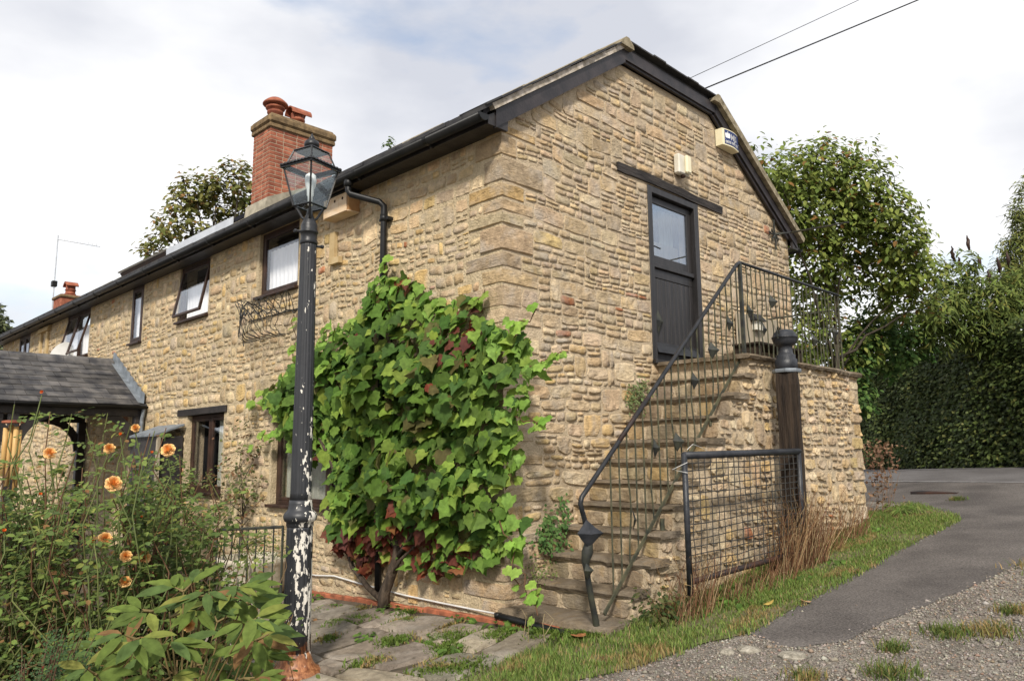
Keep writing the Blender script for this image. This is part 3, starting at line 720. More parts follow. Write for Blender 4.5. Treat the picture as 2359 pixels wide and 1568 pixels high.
# pale niche far along the front
b = MB(); b.bbox((XF-.06, 16.75, 4.12), (XF-.005, 16.88, 4.75)); b.bbox((XF-.06, 16.15, 4.12), (XF-.005, 16.32, 4.75)); b.prism([(XF-.10, 4.76), (XF-.002, 4.76), (XF-.002, 4.95), (XF-.08, 4.86)], 1, 16.05, 16.98); b.bbox((XF-.12, 16.2, 3.98), (XF-.004, 16.85, 4.10)); b.part(house, 'niche', 'pale_stone')
# ---- stable door in the gable
oy = -.012
b = MB(); b.bbox((dx0-.02, oy, dz0), (dx0+.075, .12, dz1-.01), .006); b.bbox((dx1-.085, oy, dz0), (dx1+.02, .12, dz1-.01), .006); b.bbox((dx0+.075, oy+.002, dz1-.10), (dx1-.085, .118, dz1-.011), .006); b.bbox((dx0-.03, -.055, dz0-.055), (dx1+.10, .12, dz0+.0), .006)
door = b.part(house, 'door', 'door_paint')
ix0, ix1 = dx0+.078, dx1-.088; zm = 3.985; yb = .055
b = MB(); s = .10
for lo, hi in (((ix0, yb, zm+.01), (ix0+s*.5, yb+.04, dz1-.11)), ((ix1-s, yb, zm+.01), (ix1, yb+.04, dz1-.11)), ((ix0+s*.5, yb+.001, dz1-.11-.09), (ix1-s, yb+.039, dz1-.11)), ((ix0+s*.5, yb+.001, zm+.01), (ix1-s, yb+.039, zm+.12))): b.bbox(lo, hi, .005)
ul = b.part(door, 'upper_leaf', 'door_paint')
b = MB(); b.box((ix0+s*.5, yb+.016, zm+.12), (ix1-s, yb+.022, dz1-.20)); b.part(door, 'pane', 'door_glass')
b = MB(); b.bbox((ix0-.01, yb-.035, zm-.05), (ix1+.0, yb+.02, zm+.008), .006); b.bbox((ix0, yb+.004, dz0+.01), (ix1, yb+.04, dz0+.2), .004); b.bbox((ix0, yb+.003, zm-.17), (ix1, yb+.04, zm-.051), .004)
b.bbox((ix0, yb+.003, dz0+.2), (ix0+.05, yb+.04, zm-.17), .004); b.bbox((ix1-.09, yb+.003, dz0+.2), (ix1, yb+.04, zm-.17), .004)
b.part(door, 'lower_leaf', 'door_paint')
n = 9; bw = (ix1-.09-ix0-.05)/n
for i in range(n):
    b = MB(); b.bbox((ix0+.05+i*bw+.003, yb+.006, dz0+.2), (ix0+.05+(i+1)*bw-.003, yb+.036, zm-.17), .009); b.part(door, 'board', 'door_paint')
b = MB(); b.prism([(yb-.045, dz0+.19), (yb+.002, dz0+.24), (yb+.002, dz0+.10), (yb-.075, dz0+.10)], 0, ix0+.01, ix1-.01); b.part(door, 'weather_bar', 'black_paint')
b = MB(); b.tube([(ix0+.03, yb-.005, 4.20), (ix0+.03, yb-.05, 4.20), (ix0+.16, yb-.05, 4.19)], .010, 8); b.part(door, 'handle', 'black_paint')
b = MB(); cx_, cz_ = ix0+.10, 3.24; b.add([(cx_, yb-.015, cz_+.16), (cx_+.10, yb-.03, cz_), (cx_, yb-.015, cz_-.16), (cx_-.07, yb-.03, cz_+.02), (cx_+.01, yb-.06, cz_), (cx_, yb, cz_)], [(4, 0, 3), (4, 1, 0), (4, 2, 1), (4, 3, 2), (5, 3, 0), (5, 0, 1), (5, 1, 2), (5, 2, 3)]); b.part(door, 'latch_plate', 'iron')
V = []
for j, zz in enumerate((zm+.1, dz1-.12)):
    for i in range(17): V.append((ix0+.62+.30*i/16, .32+.02*math.sin(i*1.5), zz))
part(door, 'curtain', V, grid_faces(17, 2), 'grey_curtain', True)
b = MB(); b.box((ix0-.05, .30, dz0+.1), (ix1+.05, .305, zm+.42)); b.part(door, 'blind', 'pale_wood')
# timber lintel over the door, hewn
V = []; nb = 14; 
for i in range(nb+1):
    x = LINT[0]+(LINT[1]-LINT[0])*i/nb; t = i/nb; sag = .016*math.sin(t*5)+.012*mnoise.noise((t*6, 1, 1)); top = LINT[3]+.0+sag*.8+.02*mnoise.noise((t*5, 4, 2)); bot = LINT[2]+.0+sag*.5+.012*mnoise.noise((t*7, 9, 2))
    bot = max(bot, 4.992) if dx0-.1 < x < dx1+.1 else bot
    for (yy, zz) in ((-.028+.01*mnoise.noise((t*8, 2, 7)), bot), (-.036+.01*mnoise.noise((t*8, 5, 7)), top-.01), (.02, top), (.02, bot)): V.append((x, yy, zz))
F = [(i*4+k, i*4+(k+1) % 4, (i+1)*4+(k+1) % 4, (i+1)*4+k) for i in range(nb) for k in range(4)]+[(3, 2, 1, 0), (nb*4, nb*4+1, nb*4+2, nb*4+3)]
part(house, 'lintel', V, F, 'beam')

# ---- brick chimney on the front slope
CX0, CX1, CY0, CY1 = .20, 1.34, 5.50, 6.08
b = MB(); b.box((CX0+.004, CY0+.004, 4.9), (CX1-.012, CY1-.012, 6.95)); chim = b.part(house, 'chimney', 'brick_mortar')
nc = 18; z = 5.64; ch = (6.80-5.64)/nc
bm_cache = {}
def brick(lo, hi):
    d = tuple(round(hi[i]-lo[i], 3) for i in range(3))
    if d not in bm_cache:
        b = MB(); b.bbox((-d[0]/2, -d[1]/2, -d[2]/2), (d[0]/2, d[1]/2, d[2]/2), .004); bm_cache[d] = mkmesh('brick', b.v, b.f, 'brick')
    put('brick', bm_cache[d], [(lo[i]+hi[i])/2 for i in range(3)], chim)
for k in range(nc):
    z0 = z+k*ch+.0045; z1 = z+(k+1)*ch-.0045
    def row(a, c, off):
        out = []; p = a-off*.1175
        while p < c-.01:
            q = p+.235; lo = max(p, a); hi = min(q, c)
            if hi-lo > .03: out.append((lo+(.005 if lo > a+.001 else -.0005), hi-.005))
            p = q
        return out
    o = k % 2; e = .11
    for lo, hi in row(CX0 if o else CX0+e, CX1, 0 if o else 1): brick((lo, CY0, z0), (hi, CY0+.1, z1))
    for lo, hi in row(CY0+e if o else CY0, CY1, 1 if o else 0): brick((CX0, lo, z0), (CX0+.1, hi, z1))
def slabring(x0, x1, y0, y1, z0, z1, mat, name, bev=.012):
    b = MB(); b.bbox((x0, y0, z0), (x1, y1, z1), bev); return b.part(chim, name, mat)
slabring(CX0-.03, CX1+.03, CY0-.03, CY1+.03, 6.803, 6.875, 'chimney_cap', 'corbel_course'); slabring(CX0-.05, CX1+.05, CY0-.05, CY1+.05, 6.877, 7.01, 'chimney_cap', 'cap', .03); slabring(CX0-.03, CX1+.03, CY0-.03, CY1+.03, 6.96, 7.05, 'chimney_cap', 'flaunching', .04)
b = MB(); b.prism([(CX0-.10, 5.26), (CX1+.05, 6.02), (CX1+.05, 6.2), (CX0-.03, 5.62), (CX0-.05, 5.60)], 1, CY0-.055, CY1+.055); b.part(chim, 'fillet', 'cement')
def pot(x, y, z, prof, name): b = MB(); b.lathe(prof, (x, y, z), 20); return b.part(chim, name, 'terracotta', True)
p1_ = pot(.40, 5.76, 7.03, [(.115, 0), (.105, .12), (.13, .135), (.13, .165), (.105, .18), (.125, .20), (.155, .215), (.155, .24), (.12, .245)], 'chimney_pot')
b = MB(); b.lathe([(.19, .0), (.205, .015), (.20, .035), (.15, .085), (.10, .12), (.03, .135), (.002, .136)], (.40, 5.76, 7.30), 20); b.part(p1_, 'cowl', 'terracotta', True)
p2_ = pot(.80, 5.76, 7.03, [(.105, 0), (.10, .11), (.125, .12), (.13, .14), (.125, .16), (.10, .17), (.105, .25)], 'chimney_pot')
V = []; 
for j in range(2):
    for rr in (.135, .115):
        for i in range(11): w = PI*i/10; V.append((.80+(-.16+.36*j), 5.76+rr*math.cos(w), 7.25+rr*math.sin(w)))
F = []
for i in range(10): F += [(i, i+1, 23+i, 22+i), (11+i+1, 11+i, 33+i, 34+i), (i+1, i, 11+i, 12+i), (22+i, 23+i, 34+i, 33+i)]
F += [(0, 22, 33, 11), (10, 21, 43, 32)]
part(p2_, 'hood', V, F, 'terracotta', False)
# second chimney at the far end
FX, FY = 1.0, 18.7
b = MB(); b.bbox((FX-.32, FY-.36, 5.5), (FX+.32, FY+.36, 6.16), .02); c2 = b.part(house, 'chimney', 'brick'); slab = MB(); slab.bbox((FX-.36, FY-.40, 6.06), (FX+.36, FY+.40, 6.14), .015); slab.part(c2, 'cap', 'chimney_cap')
b = MB(); b.lathe([(.14, 0), (.13, .08), (.155, .09), (.13, .11), (.125, .19), (.15, .2), (.13, .22), (.12, .33)], (FX, FY, 6.14), 16); pp = b.part(c2, 'chimney_pot', 'terracotta', True)
b = MB(); b.prism([(FY-.19+.38*i/8, 6.46+.13*math.sin(PI*i/8)) for i in range(9)]+[(FY+.16-.32*i/8, 6.44+.10*math.sin(PI*i/8)) for i in range(9)], 0, FX-.16, FX+.16); b.part(pp, 'hood', 'terracotta')
# ------------------------------------------------------------------ outside stair
stair = thing('stone_staircase', 'rubble stone outside stair rising to the landing at the stable door', 'staircase', (2.0, -.6, float(gz(2, -.6))))
NX = [-.12, .26, .48, .73, .97, 1.19, 1.40, 1.63, 1.91, 2.18, 2.44]          # nosing of each tread
NZ = [.17, .40, .64, .87, 1.10, 1.32, 1.54, 1.75, 1.99, 2.24, 2.47]          # top of each tread
LZ = 2.70; LX0 = 2.62; LX1 = 5.80; YO = -1.20
def topz(x):
    if x >= LX0: return LZ
    z = -1
    for a, c in zip(NX, NZ):
        if x >= a+.03: z = c
    return z
# core: stepped side plane and risers
b = MB(); xs = [a+.05 for a in NX]+[LX0+.03]
for i in range(len(NX)):
    x0 = xs[i]; x1 = xs[i+1]; zt = NZ[i]-.04
    quad(b, [(x0, YO, -.2), (x1, YO, -.2), (x1, YO, zt), (x0, YO, zt)])
    zb = -.2 if i == 0 else NZ[i-1]-.04
    quad(b, [(x0, 0, zb), (x0, YO, zb), (x0, YO, zt), (x0, 0, zt)]); quad(b, [(x0, YO, zt), (x1+.02, YO, zt), (x1+.02, 0, zt), (x0, 0, zt)])
quad(b, [(LX0+.03, 0, NZ[-1]-.04), (LX0+.03, YO, NZ[-1]-.04), (LX0+.03, YO, LZ-.03), (LX0+.03, 0, LZ-.03)])
quad(b, [(LX0+.03, YO, -.2), (LX1, YO, -.2), (LX1, YO, LZ-.03), (LX0+.03, YO, LZ-.03)]); quad(b, [(LX1, YO, -.2), (LX1, 0, -.2), (LX1, 0, LZ-.03), (LX1, YO, LZ-.03)])
quad(b, [(LX0+.03, YO, LZ-.03), (LX1, YO, LZ-.03), (LX1, 0, LZ-.03), (LX0+.03, 0, LZ-.03)])
core = b.part(stair, 'side_wall', 'mortar')
SS = Stones(np.array((.50, .40, .26)), .75); rg = np.random.default_rng(23)
# corner blocks at the far end of the landing
z = .3; k = 0; QE = []
while z < LZ-.1:
    h = min(rg.choice([.14, .18, .22, .28]), LZ-.03-z); l = rg.uniform(.3, .46) if k % 2 else rg.uniform(.2, .28); QE.append((z, z+h, l)); z += h; k += 1
def blk_s(u, v):
    if v > topz(u)-.055 or v < gz(u, YO)-.03 or u > LX1-.01: return True
    return LX1-u < q_at(QE, v)
def warp_s(u, v): return u+.03*mnoise.noise((u*1.9, v*2.2, 31)), v+min(1, max(0, (LX1-u)/.6))*(.045*mnoise.noise((u*.9, v*.9, 34))+.03*mnoise.noise((u*2.6, v*2.6, 39)))
for r in courses(rg, .0, LX1, .0, LZ-.03, blk_s, (.08, .17), (.85, 2.2), .3, .12):
    w = (2.2, 2.2, 2, 3.2, .5, 2.2, 2.2)
    SS.add(stone_geo(rg, r, lambda u, v, d: (u, YO-d, v), warp_s, .030, .032, .006, .018, .85), pick(rg, w, .16, (1.08, 1.04, .97)), core)
for a, c, l in QE:
    SS.add(stone_geo(rg, (LX1-l, LX1+.015, a, c), lambda u, v, d: (u, YO-d, v), lambda u, v: (u, v), .018, .03, .006, .02, .3), pick(rg, (2, 2, 2, 3, .5, 2, 2), .12, (1.08, 1.04, .97)), core)
    SS.add(stone_geo(rg, (YO-.01, YO+rg.uniform(.25, .5), a, c), lambda u, v, d: (LX1+d, u, v), lambda u, v: (u, v), .018, .03, .006, .02, .3), pick(rg, (2, 2, 2, 3, .5, 2, 2), .12, (1.08, 1.04, .97)), core)
for i in range(len(NX)):
    zb = (float(gz(NX[0], -.6))-.06) if i == 0 else NZ[i-1]-.01
    zt = NZ[i]-.06; xr = NX[i]+.05; y = -.0
    while y > YO+.02:
        w = min(rg.uniform(.18, .45), y-YO); 
        if y-w-YO < .1: w = y-YO
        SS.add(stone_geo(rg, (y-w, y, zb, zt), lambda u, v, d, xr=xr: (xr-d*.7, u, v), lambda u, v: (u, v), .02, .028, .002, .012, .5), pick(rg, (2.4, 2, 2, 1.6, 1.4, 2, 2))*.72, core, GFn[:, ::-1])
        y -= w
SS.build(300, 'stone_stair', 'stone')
# treads: worn slabs with ragged nosings
for i in range(len(NX)):
    x0, zt = NX[i], NZ[i]; x1 = (NX[i+1] if i+1 < len(NX) else LX0)+.10; th = rg.uniform(.05, .072); n = 14; ye = YO-rg.uniform(.0, .07); sd = rg.uniform(0, 50); ys0 = -.0+.02
    if i == 0: th = .10
    V = []
    for j in range(n+1):
        t = j/n; y = ys0+(ye-ys0)*t
        f = x0+.028*mnoise.noise((t*5+sd, 1, 0))+.016*mnoise.noise((t*14+sd, 3, 0))+(.05*max(0, (t-.85)/.15) if i < 3 else 0)
        dz = .012*mnoise.noise((t*4+sd, 7, 0)); db = .020*mnoise.noise((t*9+sd, 11, 0))
        worn = -.012*math.exp(-((t-.45)/.25)**2)
        V += [(x1, y, zt-th), (f+.02, y, zt-th+db), (f, y, zt-th*.55+db*.5), (f+.012, y, zt-.012+dz), (f+.045, y, zt+dz+worn), (x1, y, zt+.002)]
    F = [(j*6+k, j*6+(k+1) % 6, (j+1)*6+(k+1) % 6, (j+1)*6+k) for j in range(n) for k in range(6)]+[tuple(range(6))[::-1], tuple(n*6+k for k in range(6))]
    part(stair, 'tread', V, F, 'tread')
# landing slabs
x = LX0-.06
while x < LX1+.05:
    w = rg.uniform(.5, .85); xe = min(x+w, LX1+.05)
    if LX1+.05-xe < .25: xe = LX1+.05
    n = 8; V = []; sd = rg.uniform(0, 50); th = rg.uniform(.05, .075)
    for j in range(n+1):
        t = j/n; xx = x+.006+(xe-x-.012)*t; f = YO-.075+.025*mnoise.noise((xx*3, 1, sd))+.012*mnoise.noise((xx*11, 1, sd)); dz = .012*mnoise.noise((xx*2.5, 6, 0)); db = .014*mnoise.noise((xx*7, 2, sd))
        V += [(xx, -.03, LZ-.04), (xx, f+.02, LZ-th+db), (xx, f, LZ-th*.5+dz), (xx, f+.015, LZ+dz-.006), (xx, f+.06, LZ+dz), (xx, -.03, LZ)]
    F = [(j*6+k, j*6+(k+1) % 6, (j+1)*6+(k+1) % 6, (j+1)*6+k) for j in range(n) for k in range(6)]+[tuple(range(6))[::-1], tuple(n*6+k for k in range(6))]
    part(stair, 'landing_slab', V, F, 'tread'); x = xe

# ------------------------------------------------------------------ wrought iron railing
RY = -1.10
rail = thing('iron_railing', 'wrought iron handrail with twisted leaf balusters along the stair and landing', 'railing', (-.05, RY, float(gz(0, RY))))
TOP = (2.78, 3.80); END = 5.60; BOT = (-.178, 1.214)
hp = [(-.16, .98), (-.175, 1.05), (-.205, 1.12), (-.225, 1.18), (-.205, 1.235), (-.135, 1.295)]+[(-.135+(2.70+.135)*i/6, 1.295+(3.765-1.295)*i/6) for i in range(1, 7)]+[(2.77, 3.80)]
b = MB(); b.tube([(x, RY, z) for x, z in hp], .0215, 8); b.tube([(2.77, RY, 3.80), (3.5, RY, 3.803), (4.5, RY, 3.806), (END, RY, 3.81)], .0185, 8)
b.part(rail, 'handrail', 'black_paint', True)
b = MB(); b.tube([(x, RY-.001, z+.002) for x, z in hp[6:8]], .0225, 8); b.part(rail, 'rust_patch', 'rust_rail', True)
b = MB(); b.tube([(END, RY, 3.80), (END, RY, LZ-.02)], .012, 6); b.part(rail, 'end_post', 'mossy_iron')
b = MB(); b.tube([(END, RY, 3.60), (END, -.02, 3.60)], .012, 6); b.part(rail, 'return_rail', 'iron')
# stringer
s0 = (.06, .24); s1 = (2.74, 2.72)
b = MB(); a = np.array([s0[0], 0, s0[1]]); c = np.array([s1[0], 0, s1[1]]); q = np.array([-(c-a)[2], 0, (c-a)[0]]); q = q/np.linalg.norm(q)*.018
b.add([tuple(p+np.array([0, RY+yy, 0])+q*sg) for p in (a, c) for yy in (-.006, .006) for sg in (-1, 1)], [(0, 1, 5, 4), (3, 2, 6, 7), (1, 3, 7, 5), (2, 0, 4, 6), (0, 2, 3, 1), (4, 5, 7, 6)]); b.part(rail, 'stringer', 'mossy_iron')
b = MB(); b.tube([(.985, RY, .98), (.985, RY, .86)], .022, 6); b.tube([(1.95, RY, 2.0), (1.95, RY, 1.88)], .018, 6); b.part(rail, 'foot', 'mossy_iron')
def sz(x): return s0[1]+(s1[1]-s0[1])*(x-s0[0])/(s1[0]-s0[0])
def hz(x): return 1.295+(3.765-1.295)*(x+.135)/2.835
def leaf_plate(c, h, w, seed):
    rn = random.Random(seed); a0 = rn.uniform(-.6, .6)
    P = [(0, .5), (.25, .22), (.5, .02), (.3, -.18), (.05, -.5), (-.22, -.2), (-.42, .05), (-.2, .28)]
    V = []
    for k, (u, v) in enumerate(P): V.append((c[0]+w*u*math.cos(a0), c[1]+w*u*math.sin(a0)-.03*abs(u)*2, c[2]+h*v))
    V.append((c[0], c[1]-.045, c[2])); V2 = [(p[0]+.004, p[1]+.006, p[2]) for p in V]
    n = len(P); F = [(i, (i+1) % n, n) for i in range(n)]; F2 = [((i+1) % n+n+1, i+n+1, 2*n+1) for i in range(n)]
    return V+V2, F+F2+[(i, i+n+1, (i+1) % n+n+1, (i+1) % n) for i in range(n)]
def wave_bar(x, z0, z1, amp, seed):
    rn = random.Random(seed); ph = rn.uniform(0, 6); pts = []
    for i in range(13):
        t = i/12; e = math.sin(PI*t); pts.append((x+amp*e*math.sin(t*7+ph), RY+.02*e*math.cos(t*6+ph), z0+(z1-z0)*t))
    return pts
xs = np.linspace(.20, 2.66, 20)
for k, x in enumerate(xs):
    z0, z1 = sz(x), hz(x)-.02; b = MB()
    if k % 3 == 2:
        pts = wave_bar(x, z0, z1, .032, k); b.tube(pts, .0085, 5); o = b.part(rail, 'twisted_baluster', 'mossy_iron')
        t = random.Random(k*7).choice([.35, .5, .66, .78]); p = pts[int(t*12)]
        Vl, Fl = leaf_plate((p[0]+.01, p[1]-.012, p[2]), .19, .15, k); part(o, 'leaf', Vl, Fl, 'iron')
    else:
        b.tube([(x, RY, z0), (x, RY, z1)], .0085, 5); b.part(rail, 'baluster', 'mossy_iron')
b = MB(); b.box((2.745, RY-.018, LZ-.02), (2.785, RY+.018, 3.79)); b.part(rail, 'newel', 'iron')
xs = np.linspace(2.91, END-.12, 23)
for k, x in enumerate(xs):
    b = MB()
    if k % 3 == 0 or k % 7 == 5:
        pts = wave_bar(x, LZ-.01, 3.79, .035, k+50); b.tube(pts, .008, 5); o = b.part(rail, 'twisted_baluster', 'mossy_iron')
        t = random.Random(k*3+1).choice([.4, .55, .7, .5]); p = pts[int(t*12)]
        Vl, Fl = leaf_plate((p[0]+.01, p[1]-.012, p[2]), .17, .14, k+50); part(o, 'leaf', Vl, Fl, 'iron')
    else:
        b.tube([(x, RY, LZ-.01), (x, RY, 3.79)], .008, 5); b.part(rail, 'baluster', 'mossy_iron')
# the forged newel at the foot
b = MB(); b.tube([(-.16, RY, 1.0), (-.15, RY-.01, .95), (-.145, RY-.02, .88), (-.17, RY-.02, .78), (-.175, RY, .70), (-.16, RY, .62), (-.14, RY, .52), (-.10, RY, .36), (-.055, RY, .2), (-.03, RY, .02)], [.024, .022, .03, .05, .035, .024, .026, .026, .028, .03], 8)
o = b.part(rail, 'foot_newel', 'iron', True); Vl, Fl = leaf_plate((-.19, RY-.035, .93), .24, .28, 3); part(o, 'leaf', Vl, Fl, 'gate_iron')
Vl, Fl = leaf_plate((-.19, RY-.02, .63), .14, .12, 9); part(o, 'leaf', Vl, Fl, 'iron')

# ------------------------------------------------------------------ gatepost and wire gate
PX, PYY = 3.05, -1.46; pz = float(gz(PX, PYY))
post = thing('gatepost', 'dark weathered timber gatepost with iron ball finial in front of the landing', 'post', (PX, PYY, pz))
V = []; n = 12; th = rad(20)
for i in range(n+1):
    t = i/n; z = pz-.1+(2.53-pz+.1)*t; w = (.128 if t < .93 else .128-.012*(t-.93)/.07)+.006*mnoise.noise((t*5, 1, 2))
    for k in range(8):
        a = th+PI/4+k*PI/4; rr = w*(1.28 if k % 2 == 0 else 1.0)*(1+.02*mnoise.noise((t*8, k, 3))); V.append((PX+rr*math.cos(a), PYY+rr*math.sin(a), z))
F = [(i*8+k, i*8+(k+1) % 8, (i+1)*8+(k+1) % 8, (i+1)*8+k) for i in range(n) for k in range(8)]+[tuple(range(8))[::-1], tuple(n*8+k for k in range(8))]
part(post, 'timber', V, F, 'old_oak')
b = MB(); b.lathe([(.155, 0), (.160, .02), (.155, .04)], (PX, PYY, 2.49), 8, rot=th); b.part(post, 'strap', 'lead')
b = MB(); b.lathe([(.128, 0), (.122, .14), (.105, .15), (.108, .19), (.085, .20), (.075, .27), (.085, .30), (.10, .305), (.12, .325), (.136, .36), (.140, .385), (.146, .39), (.146, .40), (.135, .405), (.125, .44), (.09, .475), (.045, .488), (.003, .49)], (PX, PYY, 2.50), 20); b.part(post, 'finial', 'gate_iron', True)
b = MB(); b.tube([(PX-.12, PYY, 2.93), (PX-.17, PYY, 3.0), (PX-.19, PYY, 2.95), (PX-.17, PYY, 2.87)], .008, 5); b.part(post, 'hook', 'iron')
GY = -1.60; X0g, X1g = .62, 2.93; Z0g, Z1g = .50, 1.585
gate = thing('wire_gate', 'black tubular garden gate filled with square wire mesh beside the stair', 'gate', ((X0g+X1g)/2, GY, float(gz(1.7, GY))))
b = MB(); b.tube([(X0g, GY, Z1g-.01), (X1g, GY, Z1g+.02)], .034, 10); b.tube([(X0g, GY, Z1g+.01), (X0g+.01, GY, Z0g-.12)], .027, 10); b.tube([(X1g-.02, GY, Z1g+.03), (X1g-.03, GY, Z0g-.05)], .030, 10); b.part(gate, 'frame', 'gate_iron', True)
b = MB(); b.tube([(X0g, GY, Z0g-.01), (X0g+1.2, GY, Z0g+.02), (X1g-.03, GY, Z0g+.05)], .028, 8); b.part(gate, 'bottom_bar', 'rust_rail', True)
b = MB(); b.tube([(X1g, GY, Z1g), (PX, PYY-.12, Z1g+.01)], .015, 6); b.part(gate, 'hinge', 'iron'); b = MB(); b.tube([(X1g-.02, GY, .72), (PX, PYY-.12, .72)], .015, 6); b.part(gate, 'hinge', 'iron')
for k, x in enumerate(np.linspace(X0g+.09, X1g-.09, 21)):
    b = MB(); b.tube(wavy((x, GY-.012, Z0g+.03), (x+.012, GY-.012, Z1g), 6, .022, k*3.3), .0048, 4); b.part(gate, 'wire', 'wire')
for k, z in enumerate(np.linspace(Z0g+.09, Z1g-.07, 15)):
    b = MB(); b.tube(wavy((X0g, GY-.004, z-.012), (X1g-.02, GY-.004, z+.03), 8, .022, k*5.1+77), .0048, 4); b.part(gate, 'wire', 'wire')
b = MB(); b.tube([(X0g+.05, GY, Z1g+.04), (X0g+.12, GY-.02, Z1g+.09), (X0g+.3, GY, Z1g+.06), (X0g+.42, GY+.02, Z1g+.03)], .0025, 4); b.tube([(X0g, GY-.03, Z1g-.07), (X0g-.12, GY+.05, Z1g-.13), (X0g-.02, GY-.04, Z1g-.16)], .003, 4); b.part(gate, 'tie', 'cable')

# ------------------------------------------------------------------ lamp post
LXc, LYc = -1.95, .49; lz = float(gz(LXc, LYc))
lamp = thing('lamp_post', 'black fluted cast-iron lamp post with flaking white undercoat and glazed lantern', 'lamp post', (LXc, LYc, lz))
fl16 = lambda lo, hi: (lambda i, w: 1-(.07*max(0, math.cos(16*w))**2 if lo <= i < hi else 0))
b = MB(); b.lathe([(.215, -.03), (.215, .02), (.20, .045), (.16, .06), (.145, .085), (.135, .10), (.122, .15), (.118, .18)], (LXc, LYc, lz), 64); b.part(lamp, 'base', 'lamp_paint', True)
prof = [(.116, lz+.17), (.112, .25), (.110, .5), (.108, .8), (.106, 1.0), (.106, 1.03)]
b = MB(); b.lathe(prof, (LXc, LYc, 0), 96, flute=fl16(1, 5)); b.part(lamp, 'lower_shaft', 'lamp_paint', True)
b = MB(); b.lathe([(.106, 1.02), (.112, 1.03), (.112, 1.06), (.128, 1.07), (.136, 1.09), (.138, 1.11), (.128, 1.135), (.112, 1.15), (.10, 1.17), (.095, 1.21), (.092, 1.24)], (LXc, LYc, 0), 32); b.part(lamp, 'collar', 'lamp_paint', True)
b = MB(); b.lathe([(.090, 1.23), (.087, 1.3), (.082, 1.9), (.077, 2.5), (.071, 3.2), (.068, 3.42), (.068, 3.44)], (LXc, LYc, 0), 96, flute=fl16(1, 6)); b.part(lamp, 'shaft', 'lamp_paint', True)
b = MB(); b.lathe([(.070, 3.43), (.076, 3.44), (.078, 3.46), (.070, 3.475), (.072, 3.53), (.080, 3.535), (.080, 3.55), (.070, 3.56), (.072, 3.60), (.066, 3.62), (.050, 3.66), (.03, 3.70), (.02, 3.76)], (LXc, LYc, 0), 24); cap_ = b.part(lamp, 'capital', 'black_paint', True)
ca = math.atan2(CAM[1]-LYc, CAM[0]-LXc)
def sq(hd, z): return [(LXc+hd*math.cos(ca+k*PI/2), LYc+hd*math.sin(ca+k*PI/2), z) for k in range(4)]
b = MB(); side = np.array([-math.sin(ca), math.cos(ca), 0])
for sg, z in ((1, 3.42), (-1, 3.55)):
    p = np.array([LXc, LYc, z])-side*sg*-.0; b.tube([p, p+side*sg*.105], .012, 8); q = p+side*sg*.115; b.lathe([(.003, -.018), (.015, -.012), (.018, 0), (.015, .012), (.003, .018)], q, 8)
b.part(lamp, 'ladder_stub', 'black_paint')
b = MB()
for k in range(4):
    p = np.array(sq(.125, 3.775)[k]); c0 = np.array([LXc, LYc, 3.64]); m = (p+c0)/2; m[2] -= .035; b.tube([c0, c0*.6+m*.4+np.array([0, 0, -.01]), m, p*.75+m*.25, p], .011, 6)
b.part(lamp, 'arm', 'black_paint')
lan = MB(); LO = sq(.140, 3.775); HI = sq(.238, 4.135); G1 = sq(.205, 4.165); G2 = sq(.150, 4.285)
for k in range(4):
    lan.tube([LO[k], HI[k]], .0095, 4); lan.tube([G1[k], G2[k]], .009, 4)
    for S_ in (LO, G2): lan.tube([S_[k], S_[(k+1) % 4]], .010, 4)
lant = lan.part(lamp, 'lantern', 'black_paint')
gg = MB()
for i in range(4):                                                # scalloped gutter
    A = np.array(sq(.262, 4.135)[i]); B_ = np.array(sq(.262, 4.135)[(i+1) % 4]); A2 = np.array(sq(.225, 4.155)[i]); B2 = np.array(sq(.225, 4.155)[(i+1) % 4])
    dn = np.array([0, 0, -.022]); gg.add([A, B_, B2, A2, A+dn, B_+dn, B2+dn*1.6, A2+dn*1.6], [(0, 1, 2, 3), (4, 7, 6, 5), (0, 4, 5, 1), (1, 5, 6, 2), (2, 6, 7, 3), (3, 7, 4, 0)])
    for k in range(9):
        p = A+(B_-A)*(k+.5)/9; n_ = (p-np.array([LXc, LYc, p[2]])); n_ = n_/np.linalg.norm(n_)
        gg.lathe([(.021, 0), (.021, .006), (.015, .016), (.003, .020)], tuple(p+np.array([0, 0, -.004])), 8)
gg.part(lant, 'gutter_rim', 'black_paint')
for k in range(4):
    for (a, c) in ((LO, HI), (G1, G2)):
        P = [np.array(a[k]), np.array(a[(k+1) % 4]), np.array(c[(k+1) % 4]), np.array(c[k])]; ctr = sum(P)/4; o_ = np.array([LXc, LYc, ctr[2]])-ctr; o_ = o_/np.linalg.norm(o_)*.004
        part(lant, 'pane', P+[p+o_ for p in P], [(0, 1, 2, 3), (7, 6, 5, 4), (0, 4, 5, 1), (1, 5, 6, 2), (2, 6, 7, 3), (3, 7, 4, 0)], 'lamp_glass')
b = MB(); T4 = sq(.155, 4.285); b.add(T4+[(LXc, LYc, 4.335)], [(0, 1, 4), (1, 2, 4), (2, 3, 4), (3, 0, 4), (3, 2, 1, 0)]); b.part(lant, 'roof', 'black_paint')
b = MB(); b.lathe([(.045, 4.30), (.05, 4.325), (.066, 4.335), (.068, 4.355), (.060, 4.38), (.035, 4.395), (.02, 4.40), (.025, 4.415), (.012, 4.435), (.003, 4.46)], (LXc, LYc, 0), 18); b.part(lant, 'finial', 'black_paint', True)
b = MB(); b.lathe([(.022, 3.79), (.022, 3.87), (.03, 3.88), (.032, 3.94), (.045, 3.97), (.052, 4.02), (.045, 4.065), (.02, 4.085), (.002, 4.09)], (LXc, LYc, 0), 16); b.part(lamp, 'bulb', 'white_paint', True)

